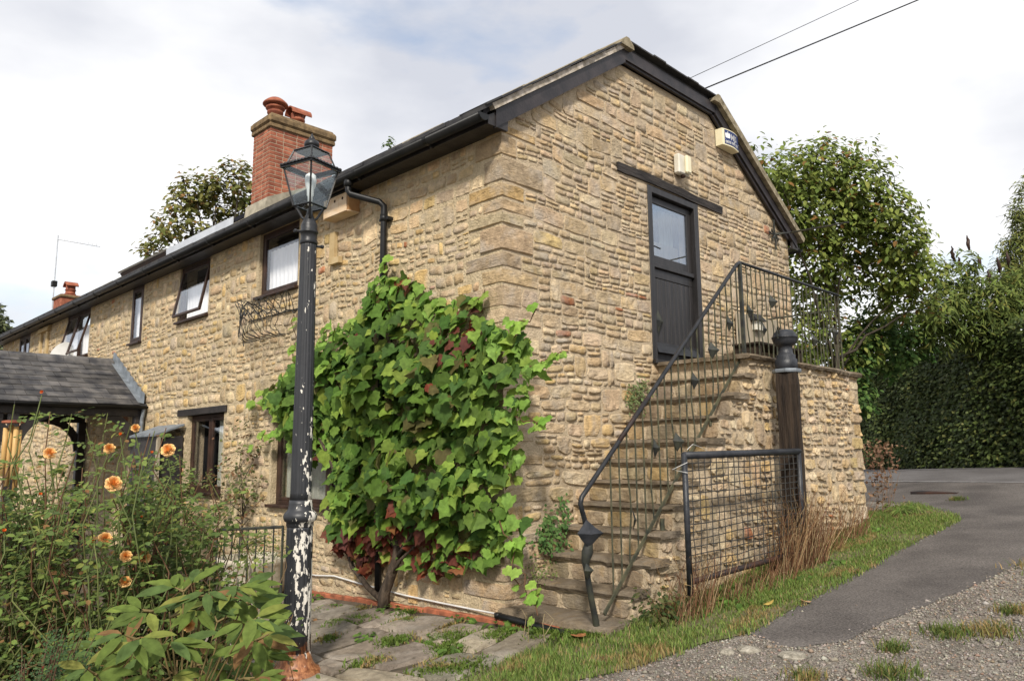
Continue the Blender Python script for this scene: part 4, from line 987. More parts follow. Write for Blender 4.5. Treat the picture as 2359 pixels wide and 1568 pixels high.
# ------------------------------------------------------------------ things fixed to the walls
def font_mesh(txt, size):
    cu = bpy.data.curves.new('t', 'FONT'); cu.body = txt; cu.size = size; cu.extrude = .001; cu.offset = .003; cu.resolution_u = 2
    ob = bpy.data.objects.new('t', cu); COL.objects.link(ob); dg = bpy.context.evaluated_depsgraph_get(); me = bpy.data.meshes.new_from_object(ob.evaluated_get(dg))
    V = [tuple(v.co) for v in me.vertices]; F = [tuple(p.vertices) for p in me.polygons]
    bpy.data.objects.remove(ob); bpy.data.curves.remove(cu); bpy.data.meshes.remove(me); return V, F
ax0, ax1, az0, az1 = 4.30, 4.76, 6.00, 6.25
al = thing('alarm_box', 'cream burglar alarm box with blue crown logo high on the gable', 'alarm box', ((ax0+ax1)/2, -.06, az0))
prof = []
for i in range(9): t = i/8; prof.append((ax0+(ax1-ax0)*t, -.13-.035*math.sin(PI*t)))
b = MB(); b.prism([(ax1, -.02), (ax0, -.02)]+prof, 2, az0, az1); b.part(al, 'case', 'cream')
def curve_y(x): return -.131-.035*math.sin(PI*(x-ax0)/(ax1-ax0))
lx0, lx1, lz0, lz1 = ax0+.045, ax1-.01, az0+.02, az1-.015
V = []; 
for j in range(2):
    for i in range(13): x = lx0+(lx1-lx0)*i/12; V.append((x, curve_y(x)-.002, lz0 if j == 0 else lz1))
pl_ = part(al, 'label_panel', V, grid_faces(13, 2), 'navy')
def onpanel(name, V, F, mat='white_paint', off=.004): part(pl_, name, [(x, curve_y(x)-off-(z_*.0), z) for x, z_, z in V], F, mat)
def text_on(txt, x, z, size, sx=1):
    V, F = font_mesh(txt, size); onpanel('lettering', [(x+p[0]*sx, p[2], z+p[1]) for p in V if True], F)
text_on('MJS', lx0+.135, lz0+.085, .125, .95); text_on('0870 787 700', lx0+.015, lz0+.018, .052, 1.18)
b = MB(); b.add([(lx0+.01, 0, lz0+.066), (lx1-.01, 0, lz0+.066), (lx1-.01, 0, lz0+.076), (lx0+.01, 0, lz0+.076)], [(0, 1, 2, 3)]); onpanel('rule', b.v, b.f)
cr = [(.02, .095), (.115, .095), (.125, .145), (.11, .175), (.085, .165), (.072, .178), (.073, .195), (.062, .195), (.063, .178), (.05, .165), (.025, .175), (.008, .145)]
onpanel('crown', [(lx0+u, 0, lz0+v) for u, v in cr], [tuple(range(len(cr)))])
fl = thing('outside_light', 'off-white bulkhead light above the door lintel', 'wall light', (3.27, -.05, 5.27))
b = MB(); b.bbox((3.15, -.11, 5.28), (3.40, -.02, 5.55), .015); b.part(fl, 'housing', 'white_plastic'); b = MB(); b.bbox((3.27, -.16, 5.29), (3.385, -.108, 5.545), .02); b.part(fl, 'sensor_cover', 'cream'); b = MB(); b.lathe([(.03, 0), (.035, .02), (.02, .04)], (3.28, -.08, 5.245), 10); b.part(fl, 'sensor', 'dark_hole')
bx = thing('nest_box', 'pale pine sparrow nest box with three holes under the eaves', 'nest box', (-.14, 2.82, 4.60))
b = MB(); b.box((-.23, 2.55, 4.62), (-.06, 3.12, 4.635)); b.part(bx, 'floor', 'pine')
b = MB(); b.box((-.23, 2.55, 4.636), (-.06, 2.57, 4.87)); b.part(bx, 'side', 'pine_end'); b = MB(); b.box((-.23, 3.10, 4.636), (-.06, 3.12, 4.87)); b.part(bx, 'side', 'pine_end')
for k in range(3):
    y = 2.571+k*.1765; b = MB(); b.bbox((-.248, y, 4.622), (-.231, y+.1735, 4.865), .003); o = b.part(bx, 'front_board', 'pine')
    b = MB(); cyy = y+.085; b.prism([(cyy+.020*math.cos(2*PI*i/10), 4.80+.020*math.sin(2*PI*i/10)) for i in range(10)], 0, -.2505, -.2495); b.part(o, 'hole', 'dark_hole')
b = MB(); b.prism([(-.27, 4.868), (-.055, 4.90), (-.055, 4.915), (-.27, 4.883)], 1, 2.51, 3.16); b.part(bx, 'lid', 'black_plastic')
# forged bracket on the gable and its arm
br = thing('hanging_bracket', 'forged iron sign bracket on the gable near the landing', 'bracket', (6.0, -.03, 4.75))
b = MB(); bxx, bz = 5.98, 5.02
for a, l in ((90, .24), (-90, .26), (180, .2), (0, .14), (150, .12), (-140, .16), (-50, .14)):
    d = np.array([math.cos(rad(a)), 0, math.sin(rad(a))]); n_ = np.array([-d[2], 0, d[0]]); p = np.array([bxx, -.04, bz])
    b.tube([p, p+d*l*.5+n_*.02, p+d*l, p+d*l*.95+n_*.05, p+d*l*.8+n_*.04], [.016, .013, .011, .009, .006], 5)
b.part(br, 'scroll', 'iron'); b = MB(); b.tube([(bxx, -.03, bz), (bxx+.12, -.25, bz+.0), tuple(DD(1955, 512, 10.6))], [.02, .015, .011], 6); b.part(br, 'arm', 'iron')
# landing bench with a little letter box above
bn = thing('wall_bench', 'weathered plank-backed bench against the gable on the landing', 'bench', (5.2, -.2, LZ))
for k in range(6): b = MB(); x = 4.55+k*.215; b.bbox((x, -.075, LZ+.1), (x+.205, -.05, LZ+.86+.02*((k*7) % 3)), .004); b.part(bn, 'back_board', 'pale_wood')
for k in range(5): b = MB(); b.bbox((4.35, -.50+k*.085, LZ+.36), (5.75, -.425+k*.085, LZ+.39), .004); b.part(bn, 'slat', 'old_oak')
for x in (4.42, 5.66): b = MB(); b.bbox((x-.03, -.48, LZ), (x+.03, -.10, LZ+.359), .005); b.part(bn, 'leg', 'old_oak')
lb = thing('letter_box', 'small white box with black flap above the bench', 'letter box', (5.07, -.1, LZ+.66))
b = MB(); b.bbox((4.98, -.15, LZ+.66), (5.18, -.078, LZ+.80), .006); b.part(lb, 'case', 'white_plastic'); b = MB(); b.prism([(-.19, LZ+.80), (-.078, LZ+.80), (-.078, LZ+.90), (-.10, LZ+.91)], 0, 4.93, 5.24); b.part(lb, 'flap', 'black_paint')
# forged wire basket on the front
fb = thing('wire_basket', 'empty black wrought wire basket hanging below the upper window', 'wire basket', (-.3, 4.6, 3.45))
rn = random.Random(4); b = MB(); yb0, yb1 = 3.9, 5.42
rim = []
for i in range(41):
    t = i/40; y = yb1+(yb0-yb1)*t; xx = -.10-.32*math.sin(PI*min(1, t*1.15))**.6; rim.append((xx, y, 3.62+.03*math.sin(t*60)-.06*t))
b.tube(rim, .009, 5); b.tube([(XF-.02, yb0+(yb1-yb0)*i/12, 3.60) for i in range(13)], .010, 5); b.part(fb, 'rim', 'wire')
for k in range(17):
    i = 2+k*2; p = np.array(rim[i]); q = np.array([XF-.03, p[1]+rn.uniform(-.05, .05), 3.60]); h = rn.uniform(.14, .28)
    sw = rn.uniform(-.28, .28); b = MB(); b.tube([p*(1-t)+q*t+np.array([-.12*math.sin(PI*t), sw*math.sin(PI*t), h*math.sin(PI*t)**.7]) for t in np.linspace(0, 1, 12)], .0055, 5)
    b.part(fb, 'hoop', 'wire')
for k in range(16):
    i = 2+k*2; p = np.array(rim[i]); q = np.array([XF-.03, p[1]+rn.uniform(-.02, .02), 3.27]); sg = rn.uniform(-.03, .03)
    b = MB(); pts = [p*(1-t)+q*t+np.array([-.10*math.sin(PI*t), .028*math.sin(t*16+k), -.10*math.sin(PI*t)]) for t in np.linspace(0, 1, 12)]; b.tube(pts, .005, 4); b.part(fb, 'strand', 'wire')
b = MB(); b.tube([rim[0], (-.14, 5.47, 3.4), (-.13, 5.42, 3.22)], [.004, .004, .009], 5); b.part(fb, 'chain', 'wire')
# cables, conduit and red edging at the wall foot
cb = MB(); cb.tube([(XF-.03, 3.45, .13), (XF-.03, 3.3, .135), (XF-.03, 2.9, .17), (XF-.03, 2.36, .14), (XF-.03, 1.9, .125), (XF-.03, 1.54, .11), (XF-.03, .95, .105), (XF-.03, .5, .105), (XF-.06, .05, .115), (XF-.10, -.05, .115)], .010, 6); o = part(None, 'cable', cb.v, cb.f, 'cable', True); tag(o, 'white electric cable clipped along the foot of the front wall', 'cable')
cb = MB(); cb.tube([(-.16, .0, .115), (-.16, -.3, .105), (-.17, -.6, .095), (-.16, -.95, .075), (-.1, -1.18, .05), (.05, -1.34, .03)], .032, 10); cb.lathe([(.037, 0), (.037, .04)], (-.16, -.02, .1), 10); o = part(None, 'conduit', cb.v, cb.f, 'black_plastic', True); tag(o, 'thick black plastic pipe lying across the foot of the stair', 'pipe')
te = thing('tile_edging', 'row of flat red tiles edging the foot of the front wall', 'tile edging', (-.1, 1.2, -.05)); rn = random.Random(8); y = -.75
while y < 3.4:
    w = rn.uniform(.24, .30); z = float(gz(-.1, y+w/2)); e = rn.uniform(-.01, .012)
    b = MB(); b.bbox((XF-.115+e, y+.004, z-.03), (XF-.055+e, y+w-.004, z+.045+e*.5), .006); b.part(te, 'tile', 'tile_red'); y += w
# overhead wires
for (a, c, r, lab) in ((DD(1600, 214, 11.3), DD(2110, 0, 12), .011, 'thick black overhead wire running from the roof edge'), (DD(1560, 194, 14), DD(1975, 0, 14.5), .006, 'thin grey overhead wire behind the thick one')):
    p = np.array(a, float); d = np.array(c)-p; b = MB(); b.tube([p+d*t-np.array([0, 0, .02*math.sin(PI*min(t/3, 1))]) for t in np.linspace(0, 3, 16)], r, 5); o = part(None, 'overhead_wire', b.v, b.f, 'black_plastic'); tag(o, lab, 'wire')
# solar panel and glazing bars on the front slope, aerial, dish
def roofpt(x, off): return (x, 6.67-(2.03-x)*S+off)
sp_ = thing('solar_panel', 'long dark panel with a bright aluminium edge low on the front roof', 'solar panel', (.3, 7.8, 5.6))
b = MB(); a, c = roofpt(.12, .07), roofpt(1.4, .07); b.prism([a, c, (c[0]-.03, c[1]+.05), (a[0]-.03, a[1]+.05)], 1, 6.45, 9.2); b.part(sp_, 'panel', 'solar'); b = MB(); b.prism([(a[0]-.04, a[1]-.06), (a[0]-.031, a[1]-.06), (a[0]-.031, a[1]+.075), (a[0]-.045, a[1]+.075)], 1, 6.43, 9.22); b.part(sp_, 'rail', 'alu')
rl = thing('roof_light', 'long rooflight with a pale flashing strip on the front roof', 'rooflight', (.3, 10.6, 5.6))
b = MB(); a, c = roofpt(.18, .03), roofpt(1.2, .03); b.prism([a, c, (c[0]-.05, c[1]+.08), (a[0]-.05, a[1]+.08)], 1, 9.3, 11.9); b.part(rl, 'frame', 'brown_wood'); b = MB(); b.prism([(a[0]-.055, a[1]+.082), (a[0]+.05, a[1]+.15), (a[0]+.04, a[1]+.165), (a[0]-.085, a[1]+.105)], 1, 9.28, 11.95); b.part(rl, 'flashing', 'white_plastic')
an = thing('television_aerial', 'thin television aerial on a tall pole above the far roof', 'aerial', (2.0, 24.4, 5.5))
b = MB(); b.tube([(2.0, 24.5, 5.0), (2.0, 24.5, 9.4)], .024, 6); b.part(an, 'pole', 'alu')
e1 = np.array([2.0, 24.5, 9.25]); e2 = np.array(DD(222, 567, 21.5)); e2 = np.array(X_) if False else e2
b = MB(); b.tube([e1, e2], .014, 5); o = b.part(an, 'boom', 'alu'); dd_ = (e2-e1); pn = np.cross(dd_, (0, 0, 1)); pn = pn/np.linalg.norm(pn)
for t in np.linspace(.12, 1, 11): p = e1+dd_*t; b = MB(); b.tube([p-pn*.1+np.array([0, 0, -.0]), p+pn*.1], .009, 4); b.tube([p, p+np.array([0, 0, .07])], .008, 4); b.part(an, 'element', 'alu')
b = MB(); b.bbox((1.92, 24.42, 7.55), (2.08, 24.62, 7.75), .01); b.part(an, 'amplifier', 'black_plastic')
ds = thing('satellite_dish', 'grey satellite dish on the front wall above the porch', 'satellite dish', (-.3, 13.9, 3.7))
V = []; dn = np.array([-.75, -.55, .35]); dn = dn/np.linalg.norm(dn); du = np.cross(dn, (0, 0, 1)); du = du/np.linalg.norm(du); dv = np.cross(du, dn); dc = np.array([-.32, 14.0, 3.92])
V.append(dc-dn*.06)
for rr, dp_ in ((.15, -.04), (.30, .0)):
    for i in range(18): w = 2*PI*i/18; V.append(dc+(du*math.cos(w)+dv*1.1*math.sin(w))*rr+dn*dp_)
F = [(0, 1+i, 1+(i+1) % 18) for i in range(18)]+[(1+i, 19+i, 19+(i+1) % 18, 1+(i+1) % 18) for i in range(18)]
part(ds, 'dish', V, F, 'grey_plastic', True); b = MB(); b.tube([dc-dn*.05, (XF, 14.0, 3.9)], .02, 6); b.part(ds, 'mount', 'grey_plastic')

# ------------------------------------------------------------------ porch
porch = thing('timber_porch', 'open timber porch with a mossy slate roof against the front wall', 'porch', (-1.3, 11.1, -.5))
RYp, RZp, EYp, EZp = 11.1, 3.50, 9.36, 2.56; XP0 = -4.2
tn = (RZp-EZp)/(RYp-EYp)
for sg in (-1, 1):
    ye = RYp+sg*(RYp-EYp)
    b = MB(); b.add([(XP0, RYp, RZp), (XF, RYp, RZp), (XF, ye, EZp), (XP0, ye, EZp), (XP0, RYp, RZp-.05), (XF, RYp, RZp-.05), (XF, ye, EZp-.05), (XP0, ye, EZp-.05)], [(0, 1, 2, 3) if sg > 0 else (3, 2, 1, 0), (4, 5, 6, 7), (0, 3, 7, 4), (1, 5, 6, 2), (2, 6, 7, 3)])
    o = b.part(porch, 'roof_slope', 'roof_slate')
    if sg < 0: pslope = o
rows = 9; rn = random.Random(12)
for r in range(rows):
    y0 = EYp-.05+(RYp-EYp)*r/rows; y1 = EYp+(RYp-EYp)*(r+1.35)/rows; y1 = min(y1, RYp); x = XP0+(.15 if r % 2 else 0)
    while x < XF-.02:
        w = .30; xe = min(x+w, XF-.14+.05*(rows-r)*0)
        if xe-x < .06: break
        lift = .012+rn.uniform(0, .006); z0 = EZp+(y0-EYp)*tn+lift+.014; z1 = EZp+(y1-EYp)*tn+.004; jy = rn.uniform(-.012, .012)
        b = MB(); b.add([(x+.004, y0+jy, z0), (xe-.003, y0+jy*.5, z0), (xe-.003, y1, z1), (x+.004, y1, z1), (x+.004, y0+jy, z0-.013), (xe-.003, y0+jy*.5, z0-.013), (xe-.003, y1, z1-.01), (x+.004, y1, z1-.01)], [(0, 1, 2, 3), (4, 7, 6, 5), (0, 4, 5, 1), (1, 5, 6, 2), (2, 6, 7, 3), (3, 7, 4, 0)]); b.part(pslope, 'slate', 'slate'); x += w
x = XP0
while x < XF-.05:
    b = MB(); xe = min(x+.45, XF-.1); b.prism([(RYp-.15, RZp-.07), (RYp+.15, RZp-.07), (RYp+.12, RZp+.0), (RYp, RZp+.07), (RYp-.12, RZp+.0)], 0, x, xe-.008); b.part(pslope, 'ridge_tile', 'slate'); x += .45
# stepped lead flashing up the wall
nst = 9; P = []
for i in range(nst):
    t0, t1 = i/nst, (i+1)/nst; ya = EYp+(RYp+.1-EYp)*t0; yb_ = EYp+(RYp+.1-EYp)*t1; za = EZp+(ya-EYp)*tn; zb = EZp+(yb_-EYp)*tn
    b = MB(); b.add([(XF-.06, ya, za+.02), (XF-.06, yb_, zb+.02), (XF-.052, yb_, zb+.17), (XF-.052, ya, za+.21), (XF-.16, ya, za+.035), (XF-.16, yb_, zb+.035)], [(0, 1, 2, 3), (4, 5, 1, 0)]); b.part(porch, 'lead_flashing', 'lead')
b = MB(); b.bbox((XP0, EYp+.05, EZp-.22), (XF-.06, EYp+.17, EZp-.06), .01); b.part(porch, 'eave_beam', 'dark_wood')
b = MB(); b.bbox((XP0, 2*RYp-EYp-.17, EZp-.22), (XF-.06, 2*RYp-EYp-.05, EZp-.06), .01); b.part(porch, 'eave_beam', 'dark_wood')
b = MB(); b.add(*half_round(0, 0, .06, XP0, XF-.02)); b.v = [(q[1], EYp-.07+q[0], EZp-.03+q[2]) for q in b.v]; b.part(porch, 'gutter', 'black_plastic', True)
b = MB(); b.tube([(-.12, EYp-.06, EZp-.07), (-.12, EYp+.02, EZp-.3), (-.12, EYp+.02, -.3)], .035, 8); b.part(porch, 'downpipe', 'lead')
for px_ in (-2.12, -.16):
    for yy in (EYp+.11, 2*RYp-EYp-.11):
        b = MB(); b.bbox((px_-.075, yy-.075, -.55), (px_+.075, yy+.075, EZp-.2), .012); b.part(porch, 'post', 'dark_wood')
        for sg in (-1, 1):
            if px_ > -1 and sg > 0: continue
            b = MB(); pts = []
            for i in range(7): w = PI/2*i/6; pts.append((px_+sg*(.06+.55*(1-math.cos(w))), yy, EZp-.78+.58*math.sin(w)))
            V = []; 
            for (x, y, z) in pts: V += [(x-.05*sg, y-.035, z+.05), (x+.06*sg, y-.035, z-.05), (x+.06*sg, y+.035, z-.05), (x-.05*sg, y+.035, z+.05)]
            b.add(V, [(i*4+k, i*4+(k+1) % 4, (i+1)*4+(k+1) % 4, (i+1)*4+k) for i in range(6) for k in range(4)]); b.part(porch, 'brace', 'dark_wood')
for k in range(9): b = MB(); x = -4.2+k*.215; b.bbox((x, 9.44, -.5), (x+.208, 9.47, EZp-.22), .004); b.part(porch, 'wall_board', 'dark_wood')
cup = thing('lean_to_cupboard', 'dark boarded cupboard with a lead-covered top against the front wall', 'cupboard', (-.3, 8.1, -.2))
for k in range(6): b = MB(); y = 7.58+k*.17; b.bbox((-.50, y, -.25), (-.47, y+.165, 1.95), .004); b.part(cup, 'board', 'dark_wood')
b = MB(); b.bbox((-.47, 7.58, -.25), (XF-.03, 7.62, 1.95), .004); b.part(cup, 'side', 'dark_wood'); b = MB(); b.prism([(-.56, 1.94), (XF-.05, 2.12), (XF-.05, 2.15), (-.56, 1.97)], 1, 7.5, 8.66); b.part(cup, 'lead_top', 'lead')
b = MB(); b.bbox((-.515, 7.52, -.25), (-.46, 7.58, 1.94), .004); b.part(cup, 'jamb', 'pale_wood')
wc = thing('wind_chime', 'large bamboo wind chime hanging beside the porch', 'wind chime', DD(30, 1090, 11.6))
for k, (dx, top, ln) in enumerate(((-16, 985, 110), (-4, 978, 140), (8, 982, 120), (15, 990, 150))):
    A = DD(30+dx, top, 11.6+.05*(k % 2)); b = MB(); b.tube([A, A+np.array([0, 0, -ln*11.6/1763])], .036, 10); b.part(wc, 'bamboo_tube', 'bamboo', True)
A = DD(30, 974, 11.6); b = MB(); b.lathe([(.15, 0), (.15, .03), (.10, .04)], A, 14); b.part(wc, 'disc', 'terracotta'); b = MB(); b.tube([A, A+np.array([0, 0, .35])], .006, 4); b.part(wc, 'cord', 'wire')
# small garden railing and tub by the front wall
rl = thing('garden_railing', 'low black iron railing by the planter behind the lamp post', 'railing', (-.75, 3.7, -.1))
A = np.array([-.8, 4.55, .66]); B_ = np.array([-.8, 2.86, .80]); b = MB(); b.tube([A, B_], .018, 6); b.part(rl, 'top_rail', 'iron')
for t in np.linspace(0, 1, 9):
    p = A+(B_-A)*t; b = MB(); b.tube([p, (p[0], p[1], -.1)], .016 if t in (0., 1.) else .010, 6); o = b.part(rl, 'bar', 'iron')
    if round(t*8) in (1, 4): b = MB(); b.lathe([(.003, 0), (.022, .03), (.028, .06), (.012, .11), (.004, .13)], (p[0], p[1], .22), 8); b.part(o, 'spear', 'iron')
tub = thing('stone_tub', 'round pale stone planter tub behind the low iron railing', 'planter', (-.45, 4.15, -.1)); b = MB(); b.lathe([(.38, -.05), (.42, .1), (.45, .30), (.48, .33), (.48, .38), (.44, .38), (.43, .32)], (-.45, 4.15, -.05), 24); b.part(tub, 'bowl', 'concrete_pot', True)
for (x, y, r, h, lab) in ((-1.35, 5.4, .24, .42, 'round terracotta flowerpot behind the roses'), (-1.75, 5.0, .2, .36, 'smaller terracotta flowerpot left of the larger one')):
    z0 = float(gz(x, y)); t = thing('flowerpot', lab, 'flowerpot', (x, y, z0)); b = MB(); b.lathe([(r*.7, 0), (r*.95, h*.82), (r*1.05, h*.83), (r*1.05, h), (r*.95, h), (r*.9, h*.85)], (x, y, z0), 20); b.part(t, 'pot', 'terracotta', True)
# ------------------------------------------------------------------ plants
def tri(pts, faces): return np.array(pts, float), np.array(faces, int)
def vine_leaf():
    R = [(.05, -.02), (.20, -.14), (.36, -.09), (.42, .06), (.55, .17), (.49, .33), (.41, .41), (.43, .60), (.26, .67), (.13, .80)]
    P = R+[(0, 1.0)]+[(-x, y) for x, y in R[::-1]]
    V = [(0, .32, .0)]+[(x, y, -.16*(x*x*2.2+max(0, y-.3)**2)+.05*abs(x)) for x, y in P]; n = len(P)
    return tri(V, [(0, 1+i, 1+(i+1) % n) for i in range(n)])
def lance_leaf(w=.17, droop=.22):
    ys = [0, .25, .55, .8, 1]; ws = [0, w*.85, w, w*.6, 0]; V = [(0, y, -droop*y*y) for y in ys]; 
    for s in (-1, 1): V += [(s*ws[i], ys[i], -droop*ys[i]**2+.045) for i in (1, 2, 3)]
    F = []
    for s, o in ((0, 5), (1, 8)):
        f = [(0, 1, o), (1, 2, o+1), (1, o+1, o), (2, 3, o+2), (2, o+2, o+1), (3, 4, o+2)]; F += f if s == 0 else [g[::-1] for g in f]
    return tri(V, F)
def oval_leaf(w=.30): return tri([(0, 0, 0), (0, .5, -.02), (0, 1, -.12), (w, .30, .06), (w*.95, .66, .02), (-w, .30, .06), (-w*.95, .66, .02)], [(0, 3, 1), (3, 4, 1), (1, 4, 2), (0, 1, 5), (5, 1, 6), (1, 2, 6)])
def tiny_leaf(w=.3): return tri([(0, 0, 0), (w, .5, .06), (0, 1, 0), (-w, .5, .06)], [(0, 1, 2), (0, 2, 3)])
def bend(L, a):
    V, F = L; V = V.copy(); V[:, 2] += a*np.abs(V[:, 0])*1.0-.35*a*V[:, 1]**2; return V, F
LEAF = dict(vine=vine_leaf(), vine2=bend(vine_leaf(), .55), vine3=bend(vine_leaf(), -.6), lance=lance_leaf(.165, .12), oval=oval_leaf(), tiny=tiny_leaf(), long=lance_leaf(.10, .3), walnut=lance_leaf(.24, .25))
def unit(A): return A/np.maximum(np.linalg.norm(A, axis=-1, keepdims=True), 1e-9)
def frames(N_, T):
    N_ = unit(N_); T = unit(T-N_*np.sum(T*N_, -1, keepdims=True)); X = np.cross(T, N_)
    return np.stack([X, T, N_], -1)              # columns
def foliage(parent, kind, P, N_, T, S_, C, mat, nobj=0, name='leaf', stuff='foliage', rng=RNG, bias=.6):
    P = np.asarray(P, float); n = len(P); M = frames(unit(np.asarray(N_, float))+bias*SUNV, np.asarray(T, float)); S_ = np.asarray(S_, float); C = np.asarray(C, float)
    order = np.argsort(np.linalg.norm(P-CAM, axis=1)-S_*3) if nobj else np.arange(n)
    lv, lf = LEAF[kind]
    if nobj:
        K = 10; idx = rng.choice(n, min(K, n), replace=False); cc = C[idx]; mes = [mkmesh(name, lv, [tuple(f) for f in lf], mat, False, np.tile(c, (len(lv), 1))) for c in cc]
        for i in order[:nobj]:
            k = int(np.argmin(((cc-C[i])**2).sum(1))); o = bpy.data.objects.new(name, mes[k]); COL.objects.link(o); o.parent = parent
            m = Matrix([[*(M[i][r]*S_[i]), (P[i]-WL[parent])[r]] for r in range(3)]+[[0, 0, 0, 1]]); o.matrix_local = m
    rest = order[nobj:]
    if len(rest):
        V = np.einsum('nij,vj->nvi', M[rest], lv)*S_[rest][:, None, None]+P[rest][:, None, :]
        F = (lf[None]+(np.arange(len(rest))*len(lv))[:, None, None]).reshape(-1, 3); V = V.reshape(-1, 3)
        return part(parent, stuff, V, F, mat, False, np.repeat(C[rest], len(lv), 0), kind='stuff')
def pal(rng, n, cols, w, var=.18):
    cols = np.array(cols); w = np.array(w, float); c = cols[rng.choice(len(cols), n, p=w/w.sum())]; return c*rng.uniform(1-var, 1+var, (n, 1))*rng.uniform(.94, 1.06, (n, 3))
def inpoly(x, y, P):
    P = np.asarray(P); r = np.zeros(np.shape(x), bool); j = len(P)-1
    for i in range(len(P)):
        c = ((P[i, 1] > y) != (P[j, 1] > y)) & (x < (P[j, 0]-P[i, 0])*(y-P[i, 1])/(P[j, 1]-P[i, 1]+1e-12)+P[i, 0]); r ^= c; j = i
    return r
def dist_edge(x, y, P):
    P = np.asarray(P, float); d = np.full(np.shape(x), 9.)
    for i in range(len(P)):
        a, b_ = P[i-1], P[i]; ab = b_-a; t = np.clip(((x-a[0])*ab[0]+(y-a[1])*ab[1])/(ab@ab), 0, 1); d = np.minimum(d, np.hypot(x-a[0]-t*ab[0], y-a[1]-t*ab[1]))
    return d
def stems(parent, paths, radii, cols, name='stems', mat='stem', n=4, kind='stuff'):
    VV = []; FF = []; CC = []; k = 0
    for p, r, c in zip(paths, radii, cols):
        b = MB(); b.tube(p, r, n, False); VV.append(np.array(b.v)); FF.append(np.array(b.f)+k); k += len(b.v); CC.append(np.tile(c, (len(b.v), 1)))
    return part(parent, name, np.concatenate(VV), np.concatenate(FF), mat, True, np.concatenate(CC), kind=kind)
# ---- the vine on the front wall
VP = [(1.799, 3.72), (1.503, 3.57), (.918, 3.25), (.879, 3.09), (.494, 3.17), (.26, 3.09), (.359, 2.93), (-.205, 2.813), (-.42, 2.58), (-.45, 2.43), (-.5, 2.38), (-.45, 2.31), (-.42, 2.04), (-.30, 1.938), (-.30, 1.545), (-.15, 1.308), (-.25, 1.0), (-.3, .776), (-.012, .746), (.418, .591), (1.024, .452), (1.628, .621), (2.116, .395), (2.7, .50), (2.85, .873), (2.80, 1.237), (2.86, 1.861), (3.307, 1.60), (4.0, 1.95), (4.6, 2.42), (4.0, 2.70), (3.5, 2.95), (2.985, 3.13), (2.227, 3.37), (1.969, 3.62)]
vine = thing('grape_vine', 'large green grape vine reddening at its foot, trained on the front wall', 'vine', (-.35, 1.75, float(gz(-.35, 1.75))))
rg = np.random.default_rng(3); y = rg.uniform(-1, 5, 9000); z = rg.uniform(.3, 3.8, 9000); k = inpoly(y, z, VP) | (dist_edge(y, z, VP) < .07); y, z = y[k], z[k]; d = dist_edge(y, z, VP)
hol = np.array([mnoise.noise((a*2.6, b_*2.6, 17)) for a, b_ in zip(y, z)]); keep = rg.random(len(y)) < np.where(d < .1, .7, 1)*np.where(hol > .25, .6, 1); y, z, d = y[keep][:2350], z[keep][:2350], d[keep][:2350]; n = len(y)
bul = np.clip(d/.55, 0, 1)**.6*(.32+.22*np.array([mnoise.noise((a*1.9, b_*1.9, 7)) for a, b_ in zip(y, z)])*2)
lay = rg.random(n)**.75
P = np.c_[XF-.06-bul*lay-.04*rg.random(n), y, z]
N_ = np.c_[-1+rg.normal(0, .3, n), rg.normal(-.15, .5, n), .45+rg.normal(0, .4, n)]; T = np.c_[-.35+rg.normal(0, .3, n), rg.normal(0, .65, n), -1+rg.normal(0, .35, n)]
C = pal(rg, n, [(.095, .175, .03), (.135, .225, .04), (.07, .135, .03), (.23, .32, .055), (.13, .12, .04)], (4, 3, 2.4, 2, .7), .25)
edge = (d < .16) & (rg.random(n) < .55); C[edge] = pal(rg, edge.sum(), [(.20, .34, .06), (.25, .38, .08)], (1, 1))
patch = np.array([mnoise.noise((a*1.1+3, b_*1.1, 2)) for a, b_ in zip(y, z)])
red = (rg.random(n) < np.clip((1.15-z)/.8, 0, .65)*np.clip((y-.2)/.8, 0.1, 1)) | ((patch > .32) & (rg.random(n) < .15)); C[red] = pal(rg, red.sum(), [(.20, .055, .03), (.15, .05, .035), (.22, .10, .04), (.12, .045, .035)], (2, 2, 1, 1))
S_ = rg.uniform(.085, .21, n)*np.where(edge, .8, 1); kk = rg.integers(0, 3, n)
for q, kd in enumerate(('vine', 'vine2', 'vine3')): s_ = kk == q; foliage(vine, kd, P[s_], N_[s_], T[s_], S_[s_], C[s_], 'leaf', 80, rng=rg, bias=.2)
b = MB(); b.tube([(-.20, 1.72, float(gz(-.2, 1.7))-.05), (-.21, 1.70, .12), (-.19, 1.62, .3), (-.2, 1.5, .5), (-.18, 1.45, .8), (-.16, 1.5, 1.4), (-.14, 1.7, 2.2), (-.12, 1.8, 3.2)], [.075, .062, .055, .052, .05, .045, .035, .02], 8); b.part(vine, 'trunk', 'bark', True)
for pts, r in (([(-.20, 1.70, .02), (-.22, 2.0, .16), (-.2, 2.35, .35), (-.17, 2.5, .6), (-.2, 2.42, .9), (-.2, 2.9, 1.6), (-.15, 3.6, 2.2)], .034), ([(-.2, 1.5, .5), (-.25, 1.2, .75), (-.2, .8, 1.3), (-.15, .3, 2.1)], .028), ([(-.19, 1.62, .3), (-.24, 1.36, .52), (-.22, 1.1, .7)], .022), ([(-.2, 1.5, .6), (-.3, 1.7, .9), (-.25, 2.2, 1.5), (-.2, 2.6, 2.3)], .02)):
    b = MB(); b.tube(pts, np.linspace(r, r*.5, len(pts)), 7); b.part(vine, 'branch', 'bark', True)
